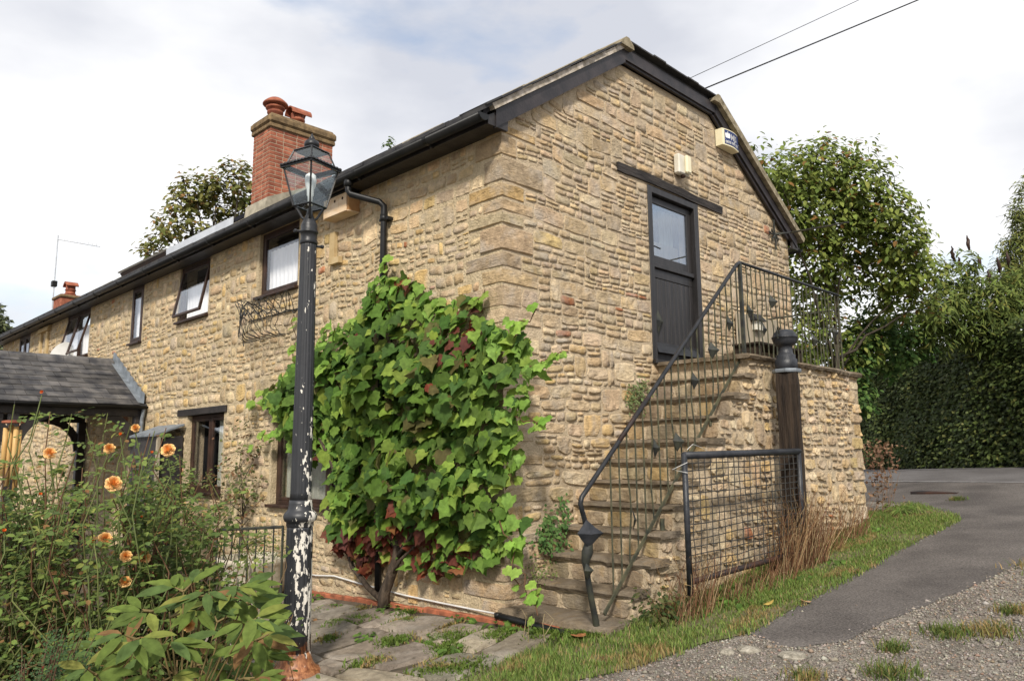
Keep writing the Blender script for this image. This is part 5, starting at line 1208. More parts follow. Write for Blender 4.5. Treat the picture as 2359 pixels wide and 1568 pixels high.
# tendrils reaching out over the wall
rg = np.random.default_rng(77)
def shoot(parent, A, B_, nl, size, cols, kind='vine', mat='leaf', nobj=0):
    pts = wavy(A, B_, 8, .12, rg.uniform(0, 50)); stems(parent, [pts], [[.006]*9], [(.12, .06, .03)], 'shoot', kind=None)
    t = rg.integers(1, 9, nl); P = np.array([pts[i] for i in t])+rg.normal(0, .035, (nl, 3)); nn = len(P)
    foliage(parent, kind, P, np.c_[-1+rg.normal(0, .3, nn), rg.normal(0, .4, nn), .6+rg.normal(0, .3, nn)], np.c_[rg.normal(-.2, .3, nn), rg.normal(0, .7, nn), -.8+rg.normal(0, .4, nn)], rg.uniform(*size, nn), pal(rg, nn, cols, [1]*len(cols)), mat, nl, rng=rg)
YG = [(.22, .36, .06), (.28, .42, .08), (.17, .30, .05)]
for A, B_, nl in (((-.2, 4.2, 2.35), (-.12, 5.1, 2.42), 9), ((-.2, 4.0, 1.95), (-.15, 4.95, 1.8), 8), ((-.2, 3.75, 2.6), (-.15, 3.95, 3.5), 8), ((-.2, .5, 2.9), (-.15, .15, 3.25), 7), ((-.2, 1.8, 3.5), (-.2, 1.75, 3.85), 6), ((-.2, -.1, 1.0), (-.3, -.45, .45), 8), ((-.25, -.35, .6), (-.4, -.75, .25), 8), ((-.2, -.5, 2.4), (-.1, -.85, 2.5), 7), ((-.2, -.3, 2.7), (-.15, -.55, 2.95), 5), ((-.2, -.3, 1.95), (-.12, -.7, 1.9), 6)):
    shoot(vine, A, B_, nl, (.07, .15), YG)

# ---- helpers for bushes
def bush_stems(rng, base, n, spread, hmin, hmax, lean=.25, brown=.5, r=.006):
    paths = []; rr = []; cc = []
    for i in range(n):
        a = rng.uniform(0, 2*PI); q = np.array([math.cos(a), math.sin(a), 0]); h = rng.uniform(hmin, hmax); p0 = np.array(base)+q*rng.uniform(0, spread*.35); p1 = p0+q*rng.uniform(0, spread)+np.array([0, 0, h])
        pts = wavy(p0, p1, 7, lean, rng.uniform(0, 99)); paths.append(pts); rr.append(np.linspace(r*1.3, r*.5, 8))
        cc.append((.13, .07, .035) if rng.random() < brown else (.13, .15, .045))
    return paths, rr, cc
def rose_flower(parent, p, s, bud=False, seed=0, spent=False):
    rn = random.Random(seed); V = []; F = []; C = []; d = Vector(CAM-p).normalized()+Vector((rn.uniform(-.3, .3), rn.uniform(-.3, .3), rn.uniform(.1, .7))); q = d.to_track_quat('Z', 'Y')
    rings = ((3, .35, .9), (4, .6, 1.0)) if bud else ((3, .22, .95), (4, .42, 1.0), (5, .62, .98), (6, .82, .85), (7, 1.0, .55), (6, 1.02, .2))
    for m, (np_, rr, hh) in enumerate(rings):
        for k in range(np_):
            a0 = 2*PI*k/np_+m*.7+rn.uniform(-.15, .15); wd = 2*PI/np_*.72; n0 = len(V)
            for j in range(3):
                for i in range(4):
                    u = i/3-.5; v = j/2; a = a0+u*wd*2*.62; rad_ = rr*(.25+.75*v**.8)*(1+.06*rn.uniform(-1, 1))*(1-.12*(abs(u)*2)**2*v); zz = hh*v*(1-.25*v*(m/4))-.38+rn.uniform(-.03, .03)
                    w = q @ Vector((rad_*math.cos(a), rad_*math.sin(a), zz)); V.append(p+np.array(w)*s)
                    t = min(m/4, 1); base = np.array((.85, .42, .12))*(1-t)+np.array((.88, .60, .27))*t
                    if spent: base = base*.75+np.array((.12, .06, .01))
                    if bud: base = np.array((.80, .24, .05))*(1-v*.1)
                    C.append(base*rn.uniform(.92, 1.06))
            F += [tuple(n0+x for x in f) for f in grid_faces(4, 3)]
    return part(parent, 'flower_bud' if bud else 'rose', V, F, 'petal', True, np.array(C))
roses = [(262, 1113, 21, 0), (387, 1035, 18, 0), (243, 1240, 17, 0), (330, 1283, 18, 0), (290, 1280, 15, 2), (288, 1338, 16, 2), (115, 1043, 16, 0), (252, 1032, 14, 2), (97, 903, 8, 1), (215, 1246, 8, 1), (93, 1138, 8, 1), (350, 1042, 7, 1), (10, 1222, 9, 1), (312, 985, 11, 2), (278, 1000, 8, 1), (325, 1190, 6, 1)]
gp = lambda px, dep: (lambda P: np.array([P[0], P[1], float(gz(P[0], P[1]))]))(DD(px, 1046, dep))
RB = [(40, 4.9, 2.0, 'tall rose bush at the left edge of the garden bed'), (130, 5.3, 2.4, 'rose bush with an orange bud rising in front of the porch roof'), (270, 4.9, 2.15, 'rose bush carrying the largest apricot bloom'), (375, 5.2, 2.1, 'rose bush with a peach bloom in front of the small lower window'), (480, 5.6, 1.9, 'leafy rose bush nearest the low iron railing')]
rg = np.random.default_rng(41); bushes = []
GR = [(.12, .17, .045), (.09, .13, .04), (.16, .21, .055), (.20, .22, .055), (.21, .12, .05)]
for k, (px, dep, h, lab) in enumerate(RB):
    base = gp(px, dep); t = thing('rose_bush', lab, 'rose bush', base, 'roses in the garden bed'); bushes.append((px, dep, t))
    paths, rr, cc = bush_stems(rg, base, 34, .40, h*.45, h-.05, .36, .55, .0062); stems(t, paths, rr, cc)
    P = []; N_ = []; T = []
    for p in paths:
        p = np.array(p)
        for _ in range(15):
            f = rg.uniform(.22, 1)**.85; i = min(int(f*7), 6); q = p[i]+(p[i+1]-p[i])*(f*7-i); a = rg.uniform(0, 2*PI); ax = np.array([math.cos(a), math.sin(a), rg.uniform(-.2, .5)])
            up = np.array([0, 0, 1.])+rg.normal(0, .3, 3); sd_ = np.cross(ax, up)
            for j, (f1, f2) in enumerate(((.02, 1), (.02, -1), (.05, 1), (.05, -1), (.085, 0))):
                P.append(q+ax*(.02+f1)+sd_*f2*.004); T.append(ax*.5+sd_*f2*.9 if f2 else ax); N_.append(up+rg.normal(0, .25, 3))
    n = len(P); foliage(t, 'oval', P, N_, T, rg.uniform(.030, .056, n), pal(rg, n, GR, (4, 3, 2.5, 1, .5)), 'leaf_dull', 60, rng=rg)
for k, (px, py, s, kind) in enumerate(roses):
    i = int(np.argmin([abs(px-b_[0]) for b_ in bushes])); dep = bushes[i][1]-.35; p = DD(px, py, dep)
    rose_flower(bushes[i][2], p, s*dep/FPX*(.92 if kind != 1 else .85), kind == 1, k, kind == 2)
    b0 = gp(px, dep+.2); stems(bushes[i][2], [wavy(b0, p-np.array([0, 0, .02]), 8, .34, k*2.7)], [np.linspace(.007, .0035, 9)], [(.12, .15, .05)], 'flower_stem', kind=None)
# dead tangle of old stems and low growth behind the roses: nobody could count it
rg = np.random.default_rng(52); paths = []; rr = []; cc = []; P = []
for _ in range(420):
    b0 = gp(rg.uniform(-60, 560), rg.uniform(4.3, 6.6)); hh = rg.uniform(.35, 1.15); p1 = b0+np.array([rg.normal(0, .25), rg.normal(0, .25), hh]); pts = wavy(b0, p1, 6, .35, rg.uniform(0, 99)); paths.append(pts); rr.append(np.linspace(.0055, .002, 7)); cc.append([(.15, .08, .04), (.11, .12, .04), (.20, .13, .06)][rg.integers(3)])
    for _ in range(9): i = rg.integers(1, 7); P.append(np.array(pts[i])+rg.normal(0, .05, 3))
n = len(P); tg = thing('undergrowth', 'tangle of bare stems and small leaves filling the garden bed under the roses', 'undergrowth', gp(280, 5.2)); tg['kind'] = 'stuff'
stems(tg, paths, rr, cc); foliage(tg, 'oval', P, rg.normal(0, .5, (n, 3))+np.array([0, 0, .8]), rg.normal(0, 1, (n, 3)), rg.uniform(.025, .055, n), pal(rg, n, GR, (4, 3, 2, 1, 1)), 'leaf_dull')
# ---- peony in the foreground
rg = np.random.default_rng(61)
base = gp(440, 3.95); peo = thing('peony', 'broad-leaved peony at the front of the bed left of the lamp post', 'peony', base)
tips = [(250, 1430), (300, 1400), (350, 1335), (420, 1290), (480, 1300), (560, 1320), (590, 1370), (570, 1420), (530, 1400), (450, 1380), (390, 1420), (330, 1450), (260, 1500), (230, 1520), (300, 1520), (380, 1500), (450, 1460), (520, 1470), (560, 1490), (540, 1540), (480, 1540), (400, 1560), (330, 1560), (585, 1440), (500, 1360), (400, 1350), (570, 1370), (270, 1470), (210, 1480), (540, 1290), (460, 1330), (590, 1400)]
P = []; N_ = []; T = []; S_ = []; paths = []
for (px, py) in tips:
    p = DD(px+rg.normal(0, 6), py+72, rg.uniform(3.45, 4.25)); b0 = base+np.array([rg.normal(0, .06), rg.normal(0, .06), 0]); m = (b0+p)/2+np.array([0, 0, .12]); paths.append([b0, b0*.6+m*.4, m, m*.4+p*.6, p])
    out = unit((p-base)*np.array([1, 1, 0])+rg.normal(0, .15, 3)*np.array([1, 1, 0])+(CAM-base)*np.array([1, 1, 0])*.06)
    for j in range(3):
        a = rad((-52, 0, 52)[j]+rg.normal(0, 8)); ax = np.array([out[0]*math.cos(a)-out[1]*math.sin(a), out[0]*math.sin(a)+out[1]*math.cos(a), rg.uniform(.05, .75)]); q = p+ax*.05
        paths.append([p, q]); 
        for i in range(3):
            a2 = rad((-42, 0, 42)[i]+rg.normal(0, 9)); a3 = np.array([ax[0]*math.cos(a2)-ax[1]*math.sin(a2), ax[0]*math.sin(a2)+ax[1]*math.cos(a2), ax[2]+rg.normal(-.15, .2)])
            P.append(q+a3*.012); T.append(a3); N_.append(np.array([0, 0, 1])+(CAM-p)*.09+rg.normal(0, .22, 3)); S_.append(rg.uniform(.12, .185))
n = len(P); C = pal(rg, n, [(.10, .155, .035), (.135, .18, .04), (.19, .21, .05), (.075, .12, .032), (.20, .12, .05)], (4, 3, 2, 2.5, .4)); foliage(peo, 'lance', P, N_, T, S_, C, 'leaf_dull', 300, rng=rg)
stems(peo, paths, [np.linspace(.007, .004, len(p)) for p in paths], [(.16, .12, .045)]*len(paths))
rose_flower(bushes[3][2], DD(435, 1440, 3.75), .03, False, 99, True)
# ---- cotoneaster with red berries, lower left
base = gp(110, 3.7); cot = thing('cotoneaster', 'low arching cotoneaster with tiny leaves and red berries, bottom left', 'shrub', base); P = []; paths = []; bp_ = []
for k in range(46):
    p1 = DD(rg.uniform(20, 250), rg.uniform(1440, 1600), rg.uniform(3.4, 3.9)); m = (base+p1)/2+np.array([0, 0, .25]); pts = [base*(1-t)**2+2*m*t*(1-t)+p1*t*t for t in np.linspace(0, 1, 10)]; paths.append(pts)
    for _ in range(70): t = rg.uniform(.35, 1); P.append(base*(1-t)**2+2*m*t*(1-t)+p1*t*t+rg.normal(0, .022, 3))
    if k % 3 == 0: bp_.append(pts[7]+rg.normal(0, .02, 3)); bp_.append(pts[6]+rg.normal(0, .02, 3))
n = len(P); stems(cot, paths, [np.linspace(.006, .002, 10)]*len(paths), [(.10, .06, .035)]*len(paths)); foliage(cot, 'tiny', P, rg.normal(0, .5, (n, 3))+np.array([-.4, -.4, .8]), rg.normal(0, 1, (n, 3)), rg.uniform(.012, .022, n), pal(rg, n, [(.04, .075, .03), (.055, .10, .04), (.075, .12, .045)], (1, 1, 1)), 'leaf_dull')
for q in bp_: b = MB(); b.lathe([(.001, -.007), (.006, -.004), (.007, 0), (.006, .004), (.001, .007)], q, 7); b.part(cot, 'berry', 'berry', True)
# ---- strap-leaved and autumn plants between peony and lamp post
base = gp(612, 5.0); P = []
spk = thing('spirea', 'thin shrub with yellow and rusty autumn leaves at the foot of the lamp post', 'shrub', base); paths, rr, cc = bush_stems(rg, base, 16, .28, .25, .8, .15, 1, .004); stems(spk, paths, rr, cc)
for p in paths: P += [np.array(p[i])+rg.normal(0, .03, 3) for i in rg.integers(2, 8, 8)]
n = len(P); foliage(spk, 'oval', P, rg.normal(0, .6, (n, 3))+np.array([-.3, -.3, .7]), rg.normal(0, 1, (n, 3)), rg.uniform(.035, .07, n), pal(rg, n, [(.30, .22, .05), (.26, .12, .04), (.14, .17, .05), (.20, .07, .04)], (2, 2, 2, 1)), 'leaf', 40, rng=rg)
# ---- shrubs against the front wall
def blob_bush(name, label, cat, base, blobs, n, kind, size, cols, w, mat, nobj=0, branch=True, trunk='tree_bark', group=None, seed=1, droop=.3, cl=6, spread=.16, br=.03, skip=1):
    rng = np.random.default_rng(seed); t = thing(name, label, cat, base, group); B = [(np.array(c, float), r) for c, r in blobs]; wt = np.array([r**2 for _, r in B]); wt = wt/wt.sum()
    P = []; N_ = []; T = []
    for _ in range(n//cl):
        c, r = B[rng.choice(len(B), p=wt)]; d = unit(rng.normal(0, 1, 3)); q = c+d*r*rng.uniform(.35, 1.0)**.5*np.array([1, 1, .95]); ax = unit(d+rng.normal(0, .6, 3)+np.array([0, 0, -droop]))
        for j in range(cl):
            P.append(q+ax*spread*j/cl+rng.normal(0, spread*.28, 3)); T.append(ax*.4+rng.normal(0, .7, 3)+np.array([0, 0, -droop])); N_.append(d*.6+np.array([0, 0, .7])+rng.normal(0, .45, 3))
    m = len(P); foliage(t, kind, P, N_, T, rng.uniform(*size, m), pal(rng, m, cols, w), mat, nobj, rng=rng)
    if branch:
        b = MB(); top = sum(c for c, _ in B)/len(B); base = np.array(base, float); fork = base+(top-base)*.6; b.tube(wavy(base-np.array([0, 0, .1]), fork, 5, .15, seed), np.linspace(br*2.2, br*1.5, 6), 8); b.part(t, 'trunk', trunk, True)
        for i, (c, r) in enumerate(B):
            if i % skip: continue
            b = MB(); st_ = base+(fork-base)*rng.uniform(.75, 1); b.tube(wavy(st_, c+rng.normal(0, r*.2, 3), 6, .25, seed+i), np.linspace(br*rng.uniform(.8, 1.1), br*.2, 7), 6)
            for _ in range(3): e = c+unit(rng.normal(0, 1, 3))*r*.8; b.tube(wavy(c, e, 4, .1, rng.uniform(0, 99)), np.linspace(br*.3, br*.1, 5), 4)
            b.part(t, 'branch', trunk, True)
    return t
blob_bush('box_shrub', 'clipped pale green shrub growing in the stone tub', 'shrub', (-.45, 4.15, .25), [((-.45, 4.05, .46), .26), ((-.42, 4.4, .44), .22), ((-.5, 3.8, .42), .2)], 900, 'tiny', (.02, .04), [(.10, .15, .04), (.15, .19, .05)], (1, 1), 'leaf_dull', branch=False, seed=2)
blob_bush('clematis', 'thin browning clematis climbing between the two lower windows', 'climber', (-.16, 5.05, -.1), [((-.2, 5.0, .9), .25), ((-.2, 5.1, 1.3), .3), ((-.18, 5.2, 1.7), .25), ((-.15, 5.0, 2.0), .18), ((-.25, 5.6, 1.2), .3)], 620, 'oval', (.035, .07), [(.09, .10, .04), (.17, .10, .05), (.13, .15, .05)], (1, 1, 1), 'leaf_dull', seed=5, br=.01)
blob_bush('shrub', 'loose green shrub with yellow-green leaves below the small lower window', 'shrub', (-.8, 6.2, -.2), [((-.8, 6.2, .9), .45), ((-.75, 6.5, 1.25), .4), ((-.8, 5.9, .6), .4), ((-.9, 6.8, .8), .4)], 1800, 'oval', (.04, .08), [(.09, .13, .04), (.17, .19, .05), (.12, .16, .05)], (2, 1, 2), 'leaf_dull', seed=8, br=.012)
blob_bush('shrub', 'dark leafy shrub growing in front of the porch posts', 'shrub', (-2.2, 7.6, -.4), [((-2.2, 7.6, .5), .5), ((-2.5, 7.2, .9), .4), ((-1.8, 7.9, .8), .45), ((-2.9, 7.0, .4), .5)], 1600, 'oval', (.05, .09), [(.06, .10, .035), (.09, .13, .04)], (1, 1), 'leaf_dull', seed=9, br=.012)

# ---- trees
def px_blobs(L): return [(DD(x, y, d), r*d/FPX) for x, y, r, d in L]
WT = [(1765, 400, 42, 13.8), (1830, 395, 55, 14.3), (1905, 385, 58, 14.6), (1975, 430, 60, 14.5), (2035, 480, 55, 14.4), (2080, 545, 50, 14.3), (2115, 625, 45, 14.4), (2055, 610, 65, 14.8), (1980, 540, 80, 15), (1890, 500, 90, 15), (1810, 480, 70, 14.3), (1860, 590, 65, 14.8), (1940, 640, 55, 15.3), (2060, 690, 45, 15), (1870, 690, 50, 15.2), (2145, 690, 26, 14.6), (1730, 340, 18, 13.6), (1840, 770, 55, 15), (1930, 780, 50, 15.6), (1850, 840, 50, 15.2), (1920, 850, 50, 15.6), (1985, 790, 40, 15.4), (1990, 340, 22, 14.6), (2010, 400, 30, 14.4), (1880, 360, 25, 14.5)]
blob_bush('walnut_tree', 'large-leaved green tree with browning leaves behind the right end of the house', 'tree', (9.7, .9, float(gz(9.7, .9))), [(c, r*1.08) for c, r in px_blobs(WT)], 17000, 'walnut', (.085, .165), [(.15, .20, .045), (.20, .25, .055), (.27, .31, .075), (.11, .145, .038), (.28, .15, .05)], (3, 3, 1.8, 1.5, .4), 'leaf', 300, seed=21, droop=.45, cl=6, spread=.24, br=.03, skip=3)
LT = [(450, 440, 30, 24), (485, 425, 26, 24), (545, 405, 30, 24), (415, 470, 24, 23.6), (500, 470, 34, 24.5), (560, 450, 34, 24.5), (395, 515, 28, 23.5), (440, 540, 32, 24), (365, 560, 22, 23.5), (338, 578, 10, 23.2), (530, 525, 36, 25), (422, 415, 14, 23.8), (580, 500, 40, 25), (485, 550, 28, 24.5)]
blob_bush('sycamore_tree', 'olive-brown autumn tree rising behind the roof beside the brick chimney', 'tree', (6.0, 17.5, -.1), px_blobs(LT), 3900, 'oval', (.12, .22), [(.21, .215, .065), (.26, .25, .08), (.30, .18, .07), (.15, .17, .05)], (3, 3, 1, 2), 'leaf', 120, seed=22, cl=7, spread=.3, br=.07)
blob_bush('far_tree', 'small grey-green tree at the far left edge beyond the house', 'tree', (-1.0, 40, -.2), px_blobs([(-15, 755, 38, 40), (5, 790, 28, 40), (-30, 720, 30, 40), (-10, 830, 30, 40)]), 2400, 'tiny', (.2, .36), [(.10, .12, .06), (.13, .14, .07), (.08, .10, .05)], (1, 1, 1), 'leaf_dull', seed=23, br=.09)
blob_bush('treetop_sprig', 'tip of a tree just showing over the front roof', 'tree', (8.5, 9.5, -.1), px_blobs([(896, 330, 9, 20), (292, 618, 14, 26)][:1]), 40, 'oval', (.08, .14), [(.10, .15, .05)], (1,), 'leaf', seed=24, cl=4, br=.02)
# ---- hedge and what grows over it
H0, H1 = np.array([21.5, 7.6]), np.array([10.6, -3.7]); hd = unit((H1-H0)[None])[0]; hn = np.array([-hd[1], hd[0]]); 
if hn@(CAM[:2]-H0) < 0: hn = -hn
hl = float(np.linalg.norm(H1-H0)); rg = np.random.default_rng(71)
hedge = thing('hedge', 'tall dark green clipped hedge along the far side of the road', 'hedge', (*((H0+H1)/2), 1.2))
def htop(s): return 3.85+.012*s*0+.35*mnoise.noise((s*.35, 1, 0))+.05*(s/hl)*8
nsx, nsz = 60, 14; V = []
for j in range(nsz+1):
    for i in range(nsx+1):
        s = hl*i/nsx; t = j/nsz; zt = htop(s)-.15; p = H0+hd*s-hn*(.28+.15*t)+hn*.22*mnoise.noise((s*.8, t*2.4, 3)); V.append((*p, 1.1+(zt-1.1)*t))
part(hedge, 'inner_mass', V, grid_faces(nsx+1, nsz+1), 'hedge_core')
m = 36000; s = rg.uniform(0, hl, m); t = rg.random(m)**.9; off = np.array([mnoise.noise((a*.8, b_*2.4, 3)) for a, b_ in zip(s, t)])*.22+rg.normal(0, .07, m)-.12-.15*t; zt = np.array([htop(a) for a in s]); P = np.c_[H0+hd*s[:, None]+hn*off[:, None], 1.18+(zt-1.1)*t]
N_ = np.c_[np.tile(hn, (m, 1)), np.full(m, .5)]+rg.normal(0, .5, (m, 3)); foliage(hedge, 'tiny', P, N_, rg.normal(0, 1, (m, 3)), rg.uniform(.07, .13, m), pal(rg, m, [(.045, .066, .018), (.062, .088, .022), (.09, .115, .03), (.14, .155, .04)], (3, 3, 1.8, .7)), 'leaf_gloss')
def over(name, lab, L, n, kind, size, cols, w, seed, mat='leaf_dull', br=.03, **k):
    B = px_blobs(L); c = sum(q for q, _ in B)/len(B); return blob_bush(name, lab, 'tree' if 'tree' in name else 'shrub', (c[0], c[1], 1.2), B, n, kind, size, cols, w, mat, seed=seed, br=br, **k)
over('laurel_shrub', 'bright green shrub growing up over the hedge behind the landing', [(1975, 800, 45, 15.5), (2020, 770, 45, 15.8), (2070, 760, 40, 16), (2110, 790, 40, 16.4), (1960, 850, 40, 15.5), (2050, 820, 45, 16), (2000, 730, 22, 15.7), (1960, 920, 50, 15.6)], 4200, 'oval', (.08, .15), [(.08, .15, .04), (.12, .20, .05), (.06, .11, .035), (.18, .23, .065)], (3, 2, 2, .6), 31, branch=False)
bud = over('buddleia', 'tall loose buddleia with drooping dark spikes above the hedge', [(2200, 640, 40, 16.2), (2240, 680, 55, 16.5), (2290, 700, 60, 16.8), (2200, 730, 50, 16.5), (2260, 760, 60, 16.7), (2330, 760, 60, 17), (2160, 770, 35, 16.4), (2330, 660, 45, 17), (2230, 600, 22, 16.3), (2380, 720, 60, 17), (2150, 720, 35, 15.8), (2120, 760, 35, 16), (2180, 690, 35, 16)], 7000, 'long', (.14, .26), [(.11, .15, .038), (.15, .185, .045), (.08, .11, .03), (.21, .21, .055)], (3, 2, 2, .5), 32, branch=False)
for k, (px, py) in enumerate([(2195, 575), (2228, 548), (2252, 590), (2300, 600), (2180, 610), (2275, 625), (2210, 600), (2320, 585), (2165, 650)]):
    p = DD(px, py, 16.3); b = MB(); pts = wavy(p+np.array([.05, 0, -.28]), p+np.array([.1*((k % 3)-1), 0, .06]), 6, .06, k); b.tube(pts, [.01, .025, .038, .04, .034, .022, .008], 6); b.part(bud, 'flower_spike', 'brown_wood', True)
over('conifer_tree', 'yellow-green conifer cut off by the right edge of the picture', [(2372, 430, 20, 18), (2368, 480, 28, 18), (2375, 530, 38, 18), (2365, 590, 45, 18), (2370, 650, 50, 18), (2400, 560, 50, 18.5), (2410, 640, 60, 18.5), (2385, 400, 14, 18), (2340, 560, 26, 18), (2330, 620, 36, 18), (2345, 680, 40, 17.8), (2352, 500, 22, 18)], 8500, 'long', (.10, .2), [(.19, .21, .06), (.14, .17, .05), (.23, .24, .07), (.09, .11, .035)], (2, 2, 1, 1.5), 33, br=.06)

# ---- grass, weeds, gravel
def blades(name, label, P, H, cols, w, seed, width=.004, kind='stuff', lean=.5):
    rng = np.random.default_rng(seed); n = len(P); P = np.asarray(P, float); a = rng.uniform(0, 2*PI, n); d = np.c_[np.cos(a), np.sin(a), np.zeros(n)]; sd_ = np.c_[-d[:, 1], d[:, 0], np.zeros(n)]
    H = np.asarray(H); ln = rng.uniform(.1, lean*2, n)[:, None]*H[:, None]; up = np.array([0, 0, 1.]); wv = width*rng.uniform(.7, 1.4, n)[:, None]
    m1 = P+up*H[:, None]*.55+d*ln*.3; m2 = P+up*H[:, None]*.95+d*ln
    V = np.stack([P-sd_*wv, P+sd_*wv, m1+sd_*wv*.8, m1-sd_*wv*.8, m2], 1).reshape(-1, 3); o = np.arange(n)[:, None]*5
    F = np.concatenate([o+np.array([[0, 1, 2]]), o+np.array([[0, 2, 3]]), o+np.array([[3, 2, 4]])]); C0 = pal(rng, n, cols, w, .22); dry = np.array([mnoise.noise((a*1.1+5, b_*2.2, 2))+.35*mnoise.noise((a*6, b_*6, 3)) for a, b_ in P[:, :2]]) > .24; dry &= rng.random(n) < .8; C0[dry] = pal(rng, int(dry.sum()), [(.36, .25, .11), (.30, .22, .09), (.26, .24, .08)], (1, 1, 1)); C = np.repeat(C0, 5, 0)
    ob = part(None, name, V, F, 'grass', False, C); ob['kind'] = kind
    if label: tag(ob, label, 'grass')
    return ob
rg = np.random.default_rng(81); VPOLY = VERGE_A+VERGE_B[::-1]
x = rg.uniform(-2, 7.5, 95000); y = rg.uniform(-2.35, -.85, 95000); k = inpoly(x, y, VPOLY); x, y = x[k], y[k]; d = dist_edge(x, y, VPOLY); dens = np.array([mnoise.noise((a*1.4, b_*1.4, 4)) for a, b_ in zip(x, y)]); k = rg.random(len(x)) < np.clip(.7+d*4, 0, 1)*np.clip(.75+dens, .25, 1); x, y, d, dens = x[k], y[k], d[k], dens[k]; ed = (d < .09) & (y < -1.3); x = x+np.where(ed, rg.normal(0, .035, len(x)), 0); y = y+np.where(ed, rg.normal(-.035, .03, len(x)), 0)
P = np.c_[x, y, gz(x, y)+.01]; H = rg.uniform(.018, .060, len(x))*(1+.5*dens)*np.where((y > -1.45) & (x > .1), 1.5, 1)*np.where(x < .3, 1.15, 1)
blades('grass', 'short green grass covering the verge between the stair and the tarmac', P, H, [(.15, .23, .05), (.19, .27, .06), (.25, .30, .08), (.33, .26, .12), (.12, .17, .05)], (4, 3, 1.8, 1.2, 1.4), 82, .0036)
# weeds with broad leaves in the verge
def weed(px_list, cols, size, n, label, name='weed', kind='oval', mat='leaf', cat='weed', seed=90, h=.05, group=None, r=.09):
    rng = np.random.default_rng(seed)
    for i, (wx, wy) in enumerate(px_list):
        base = np.array([wx, wy, float(gz(wx, wy))+.012]); t = thing(name, label if isinstance(label, str) else label[i], cat, base, group); a = rng.uniform(0, 2*PI, n); rr = r*np.sqrt(rng.random(n)); P = base+np.c_[np.cos(a)*rr, np.sin(a)*rr, rng.random(n)*h]
        foliage(t, kind, P, np.c_[np.cos(a)*.4, np.sin(a)*.4, np.ones(n)]+rng.normal(0, .25, (n, 3)), np.c_[np.cos(a), np.sin(a), np.full(n, .25)], rng.uniform(*size, n), pal(rng, n, cols, [1]*len(cols)), mat, min(n, 14), rng=rng)
DK = [(.10, .18, .035), (.13, .22, .045), (.08, .14, .03)]
weed([(1.2, -1.78), (2.3, -1.75), (3.1, -1.8), (.75, -1.5), (4.4, -1.55), (5.2, -1.6)], DK, (.05, .10), 26, ['dock weed in the verge below the left end of the wire gate', 'dock weed in the verge below the middle of the gate', 'dock weed in the verge in front of the gatepost', 'leafy weed at the corner of the lowest stair steps', 'leafy weed in the verge under the landing wall', 'leafy weed in the verge near the far end of the landing'], seed=91, r=.16)
weed([(.35, -1.42), (.5, -1.35)], [(.05, .075, .025), (.09, .10, .035)], (.03, .06), 110, ['dark bushy weed growing against the foot of the stair wall', 'second dark weed just right of the first against the stair wall'], seed=92, r=.2, h=.28, mat='leaf_dull')
weed([(-.28, 1.5), (-.3, .35), (-.3, -.5), (-.3, -.15), (-.55, 2.2), (-.9, .1), (-1.05, .75), (-1.0, -.3), (-.35, 2.9)], DK, (.04, .09), 22, ['dandelion leaves at the foot of the vine trunk', 'weed by the red tiles under the vine', 'weed beside the black pipe end at the stair foot', 'small weed in front of the red tiles near the corner', 'weed between flags near the lamp post side of the vine', 'weed in a joint in the middle of the paving', 'weed in the paving nearer the lamp post', 'weed at the grass edge of the paving', 'weed under the white cable behind the lamp post'], seed=93, r=.10)
x = []; y = []
for (cx_, cy_, r, n_) in ((-.75, 1.55, .2, 900), (-.55, .9, .16, 600), (-.75, .05, .22, 1100), (-.95, -.25, .18, 700), (-.45, -.35, .18, 600), (-1.35, -.55, .2, 500), (-.4, 1.9, .12, 300), (-1.25, 1.15, .12, 250), (-.3, -.7, .16, 700), (-.15, -1.0, .2, 900), (-.6, 2.3, .14, 350), (-1.0, .45, .16, 450), (-1.5, .1, .16, 350), (-.45, .4, .14, 400), (-1.2, -.75, .2, 500), (-.3, 1.2, .1, 250)): x += list(cx_+rg.normal(0, r*.55, n_)); y += list(cy_+rg.normal(0, r*.45, n_))
x = np.array(x); y = np.array(y); blades('moss', 'low moss and creeping grass in the joints of the paving', np.c_[x, y, gz(x, y)+.015], rg.uniform(.015, .05, len(x)), [(.11, .18, .03), (.15, .21, .04), (.10, .14, .03)], (2, 2, 1), 84, .006, lean=.9)
# grass tufts in the gravel: each one a thing
TF = [(-.30, -3.02, .12, 'small grass tuft nearest the end of the tarmac'), (.0, -3.45, .17, 'bushy grass tuft in the gravel at the bottom of the picture'), (1.15, -3.75, .2, 'yellowing grass tuft in the gravel right of the tarmac end'), (1.0, -3.5, .16, 'dark weedy tuft in the middle of the gravel'), (2.0, -4.0, .15, 'grass tuft in the gravel at the right edge'), (1.75, -3.75, .12, 'thin grass tuft near the right gravel edge'), (.5, -3.3, .1, 'tiny tuft by the corner of the tarmac'), (3.4, -3.75, .3, 'browning grass patch where gravel meets tarmac at the right'), (-.75, -2.75, .14, 'flat grass tuft at the bottom left of the gravel'), (8.0, -1.75, .12, 'tiny grass tuft growing in the tarmac by the hedge')]
for k, (tx, ty, r, lab) in enumerate(TF):
    n = int(260*r/.15); xx = tx+rg.normal(0, r*.5, n); yy = ty+rg.normal(0, r*.5, n); t = thing('grass_tuft', lab, 'grass tuft', (tx, ty, float(gz(tx, ty))), 'grass tufts in the gravel'); o = blades('blades', None, np.c_[xx, yy, gz(xx, yy)+.002], rg.uniform(.03, .085, n), [(.11, .16, .04), (.16, .19, .05), (.24, .17, .07)], (3, 2, 1.5 if k in (2, 7) else .5), 100+k, .0038, 'stuff', .8); o.parent = t; o.location = np.array(o.location)-WL[t]
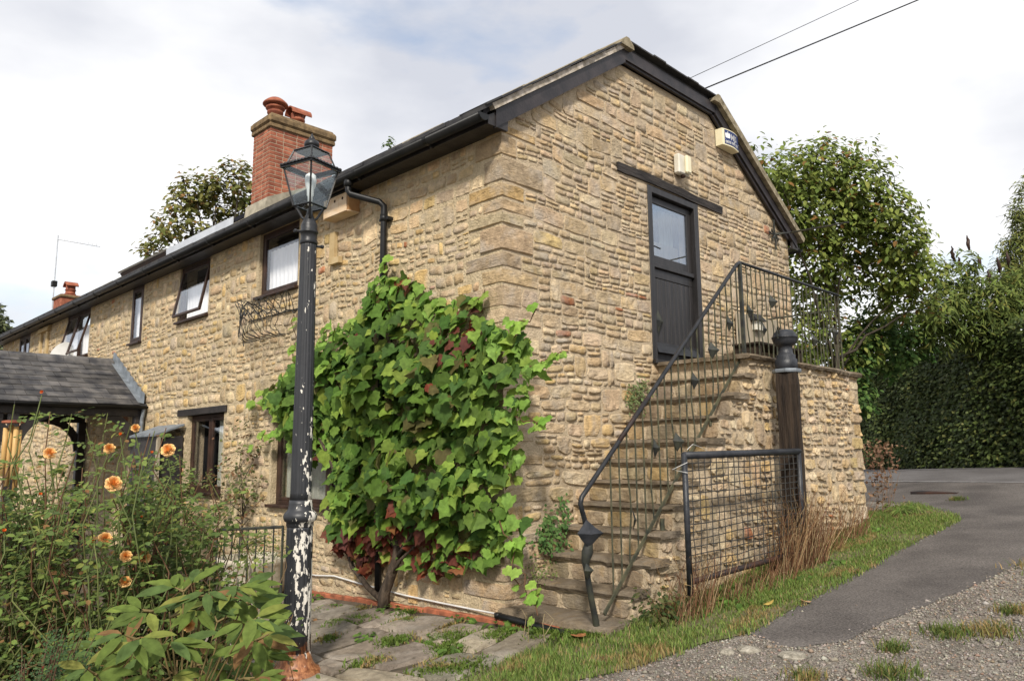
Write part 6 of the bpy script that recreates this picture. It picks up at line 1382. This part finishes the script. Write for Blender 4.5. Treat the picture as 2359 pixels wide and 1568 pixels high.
# pebbles
n = 42000; x = rg.uniform(-1.9, 5, n*3); y = rg.uniform(-4.6, -1.6, n*3); DP = EDR+EDGE[::-1]
k = ~inpoly(x, y, DP) & ~inpoly(x, y, VPOLY) & (y < -1.55); x, y = x[k][:n], y[k][:n]
xe = np.concatenate([np.interp(rg.random(2600)*13, range(14), [p[0] for p in L]) for L in (EDGE, EDR)]); tt = rg.random(2600)*9; xe = np.interp(tt, range(14), [p[0] for p in EDGE]); ye = np.interp(tt, range(14), [p[1] for p in EDGE])+rg.normal(.0, .04, 2600); h_ = rg.random(2600) < .5; xe = np.where(h_, np.interp(tt, range(14), [p[0] for p in EDR]), xe); ye = np.where(h_, np.interp(tt, range(14), [p[1] for p in EDR])+rg.normal(.03, .05, 2600), ye); gx_ = rg.uniform(.3, 8, 3000); gy_ = rg.uniform(-4.2, -1.6, 3000); gk = inpoly(gx_, gy_, DP) & (rg.random(3000) < .75); x = np.r_[x, xe, gx_[gk]]; y = np.r_[y, ye, gy_[gk]]; n = len(x)
s = rg.gamma(1.5, .0032, n)+.003; s = np.minimum(s, .03); s[-int(gk.sum()):] *= .55; oc = np.array([(1, 0, 0), (-.9, .2, 0), (0, 1, .1), (.1, -1, 0), (.1, .1, .62), (0, 0, -.5)]); of = np.array([(0, 2, 4), (2, 1, 4), (1, 3, 4), (3, 0, 4), (2, 0, 5), (1, 2, 5), (3, 1, 5), (0, 3, 5)])
a = rg.uniform(0, 2*PI, n); ca_, sa_ = np.cos(a), np.sin(a); vv = oc[None]*s[:, None, None]*rg.uniform(.6, 1.3, (n, 6, 3)); V = np.stack([vv[..., 0]*ca_[:, None]-vv[..., 1]*sa_[:, None]+x[:, None], vv[..., 0]*sa_[:, None]+vv[..., 1]*ca_[:, None]+y[:, None], vv[..., 2]+(gz(x, y)+s*.2)[:, None]], -1).reshape(-1, 3)
o = part(None, 'gravel', V, (of[None]+(np.arange(n)*6)[:, None, None]).reshape(-1, 3), 'pebble', False, np.repeat(pal(rg, n, [(.22, .195, .165), (.28, .25, .21), (.16, .14, .12), (.37, .335, .28), (.25, .185, .135)], (3, 3, 3, .5, 1.4), .2), 6, 0)); o['kind'] = 'stuff'
# half-buried pale stones at the end of the tarmac
for k, (sx_, sy_, r, lab) in enumerate(((.10, -2.42, .085, 'pale stone at the corner where verge meets tarmac'), (.10, -2.75, .10, 'flat pale stone at the end of the tarmac'), (-.02, -2.3, .06, 'small pale stone at the edge of the grass'))):
    b = MB(); b.lathe([(r*1.0, -.02), (r*1.05, .005), (r*.8, .022), (r*.3, .03), (.002, .031)], (sx_, sy_, float(gz(sx_, sy_))), 9, flute=lambda i, w, k=k: 1+.25*mnoise.noise((math.cos(w)*1.5+k*3, math.sin(w)*1.5, 0))); o = part(None, 'stone', b.v, b.f, 'dull_stone'); tag(o, lab, 'stone')
# ---- dry stalks by the gate and along the landing wall
rg = np.random.default_rng(95)
def stalks(lab, cx0, cx1, y0, y1, n, hmin, hmax, cols, name='dry_grass', lean=.35):
    xm = (cx0+cx1)/2; t = thing(name, lab, 'dry grass', (xm, (y0+y1)/2, float(gz(xm, y0)))); paths = []; rr = []; cc = []
    for _ in range(n):
        p0 = np.array([rg.uniform(cx0, cx1), rg.uniform(y0, y1), 0]); p0[2] = gz(p0[0], p0[1]); h = rg.uniform(hmin, hmax); q = p0+np.array([rg.normal(0, lean)*h, rg.normal(-.1, lean*.5)*h, h]); m = (p0+q)/2+np.array([rg.normal(0, .05), -.02, .12*h]); paths.append([p0, p0*.45+m*.55, m, m*.4+q*.6, q-np.array([0, 0, abs(rg.normal(0, .06))])]); rr.append(np.linspace(.0035, .0015, 5)); cc.append(np.array(cols[rg.integers(len(cols))])*rg.uniform(.75, 1.25))
    o = stems(t, paths, rr, cc, 'stalks', n=3); return t
BR = [(.20, .10, .05), (.28, .17, .08), (.14, .065, .035), (.36, .26, .14)]
stalks('thick clump of reddish dry stalks at the foot of the gatepost', 2.25, 3.2, -1.74, -1.45, 360, .2, .9, BR)
stalks('sparse dry stalks growing through the left end of the wire gate', .35, 1.2, -1.72, -1.35, 150, .15, .65, BR)
stalks('straw-coloured stalks leaning below the middle of the gate', 1.2, 2.3, -1.8, -1.55, 90, .1, .42, BR)
stalks('dry stalks leaning against the landing wall right of the gatepost', 3.3, 4.9, -1.6, -1.3, 190, .15, .65, BR, lean=.5)
stalks('two straw stalks standing in the paving before the black pipe', -.55, -.3, -.9, -.6, 5, .25, .38, [(.42, .33, .18)], lean=.3)
dk = stalks('dead brown dock with seed heads beyond the end of the landing', 6.25, 6.5, -1.3, -1.1, 14, .5, 1.05, [(.20, .12, .07), (.26, .17, .10)], 'dead_dock', .16); P = []
for _ in range(420): P.append(np.array([6.38, -1.2, float(gz(6.38, -1.2))])+np.array([rg.normal(0, .09), rg.normal(0, .09), 0])+np.array([0, 0, 1])*rg.beta(2.2, 1.1)*1.08+np.array([rg.normal(0, .1), rg.normal(0, .1), 0]))
n = len(P); foliage(dk, 'tiny', P, rg.normal(0, 1, (n, 3)), rg.normal(0, 1, (n, 3)), rg.uniform(.03, .075, n), pal(rg, n, [(.22, .13, .08), (.28, .18, .11), (.16, .09, .055)], (1, 1, 1)), 'leaf_dull')
weed([(6.25, -1.5), (6.7, -1.25), (6.55, -1.6)], [(.12, .19, .04), (.18, .22, .06)], (.06, .13), 60, ['grassy weed at the far corner of the landing', 'green clump behind the dead dock', 'green weed in front of the dead dock'], kind='long', seed=94, r=.14, h=.16)
# ---- ivy patches on the stair
def ivy(lab, pts, n, size, cols, seed):
    rng = np.random.default_rng(seed); c = np.mean(pts, 0); t = thing('ivy', lab, 'ivy', c); q = np.array(pts)[rng.integers(len(pts), size=n)]; P = q+rng.normal(0, 1, (n, 3))*np.array([.065, .03, .06]); P[:, 1] = np.minimum(P[:, 1], -.03)
    foliage(t, 'oval', P, np.array([-.3, -1, .5])+rng.normal(0, .4, (n, 3)), np.array([0, 0, -1])+rng.normal(0, .6, (n, 3)), rng.uniform(*size, n), pal(rng, n, cols, [1]*len(cols)), 'leaf_dull', 20, rng=rng)
ivy('pale green creeper on the wall above the upper steps', [(2.05, -.05, 2.33), (2.2, -.06, 2.4), (2.12, -.06, 2.22), (2.28, -.08, 2.3), (2.0, -.05, 2.2)], 260, (.025, .045), [(.17, .20, .09), (.12, .16, .06)], 1)
ivy('ivy on the wall beside the fourth step', [(.50, -.06, .95), (.58, -.08, .88), (.46, -.06, .82), (.70, -.12, .90), (.62, -.1, .80), (.75, -.06, 1.08)], 200, (.03, .055), [(.07, .14, .04), (.10, .17, .05)], 2)
ivy('ivy tuft on the third step by the wall', [(.48, -.1, .70), (.55, -.16, .69), (.40, -.06, .72)], 80, (.03, .055), [(.07, .14, .04), (.10, .17, .05)], 3)
ivy('moss cushion at the back of the second step', [(.30, -.12, .45), (.36, -.2, .45), (.26, -.08, .47)], 110, (.018, .03), [(.12, .16, .05), (.16, .18, .06)], 4)
# ---- fallen leaves
for k, (px_, py_, lab, c) in enumerate(((1.50, -2.28, 'curled tan leaf on the tarmac edge below the gate', (.50, .30, .16)), (-.25, -1.05, 'dead brown leaf beside the paving at the stair foot', (.38, .16, .07)), (1.15, -2.0, 'yellow leaf lying on the verge below the gate', (.50, .36, .10)))):
    lv, lf = LEAF['vine' if k == 1 else 'walnut']; s = .13; a = 1+k*1.7; V = np.c_[(lv[:, 0]*math.cos(a)-lv[:, 1]*math.sin(a))*s+px_, (lv[:, 0]*math.sin(a)+lv[:, 1]*math.cos(a))*s+py_, -lv[:, 2]*s+gz(px_, py_)+(.022 if k == 0 else .05)]
    o = part(None, 'fallen_leaf', V, [tuple(f) for f in lf], 'leaf_dull', False, np.tile(c, (len(V), 1))); tag(o, lab, 'leaf')
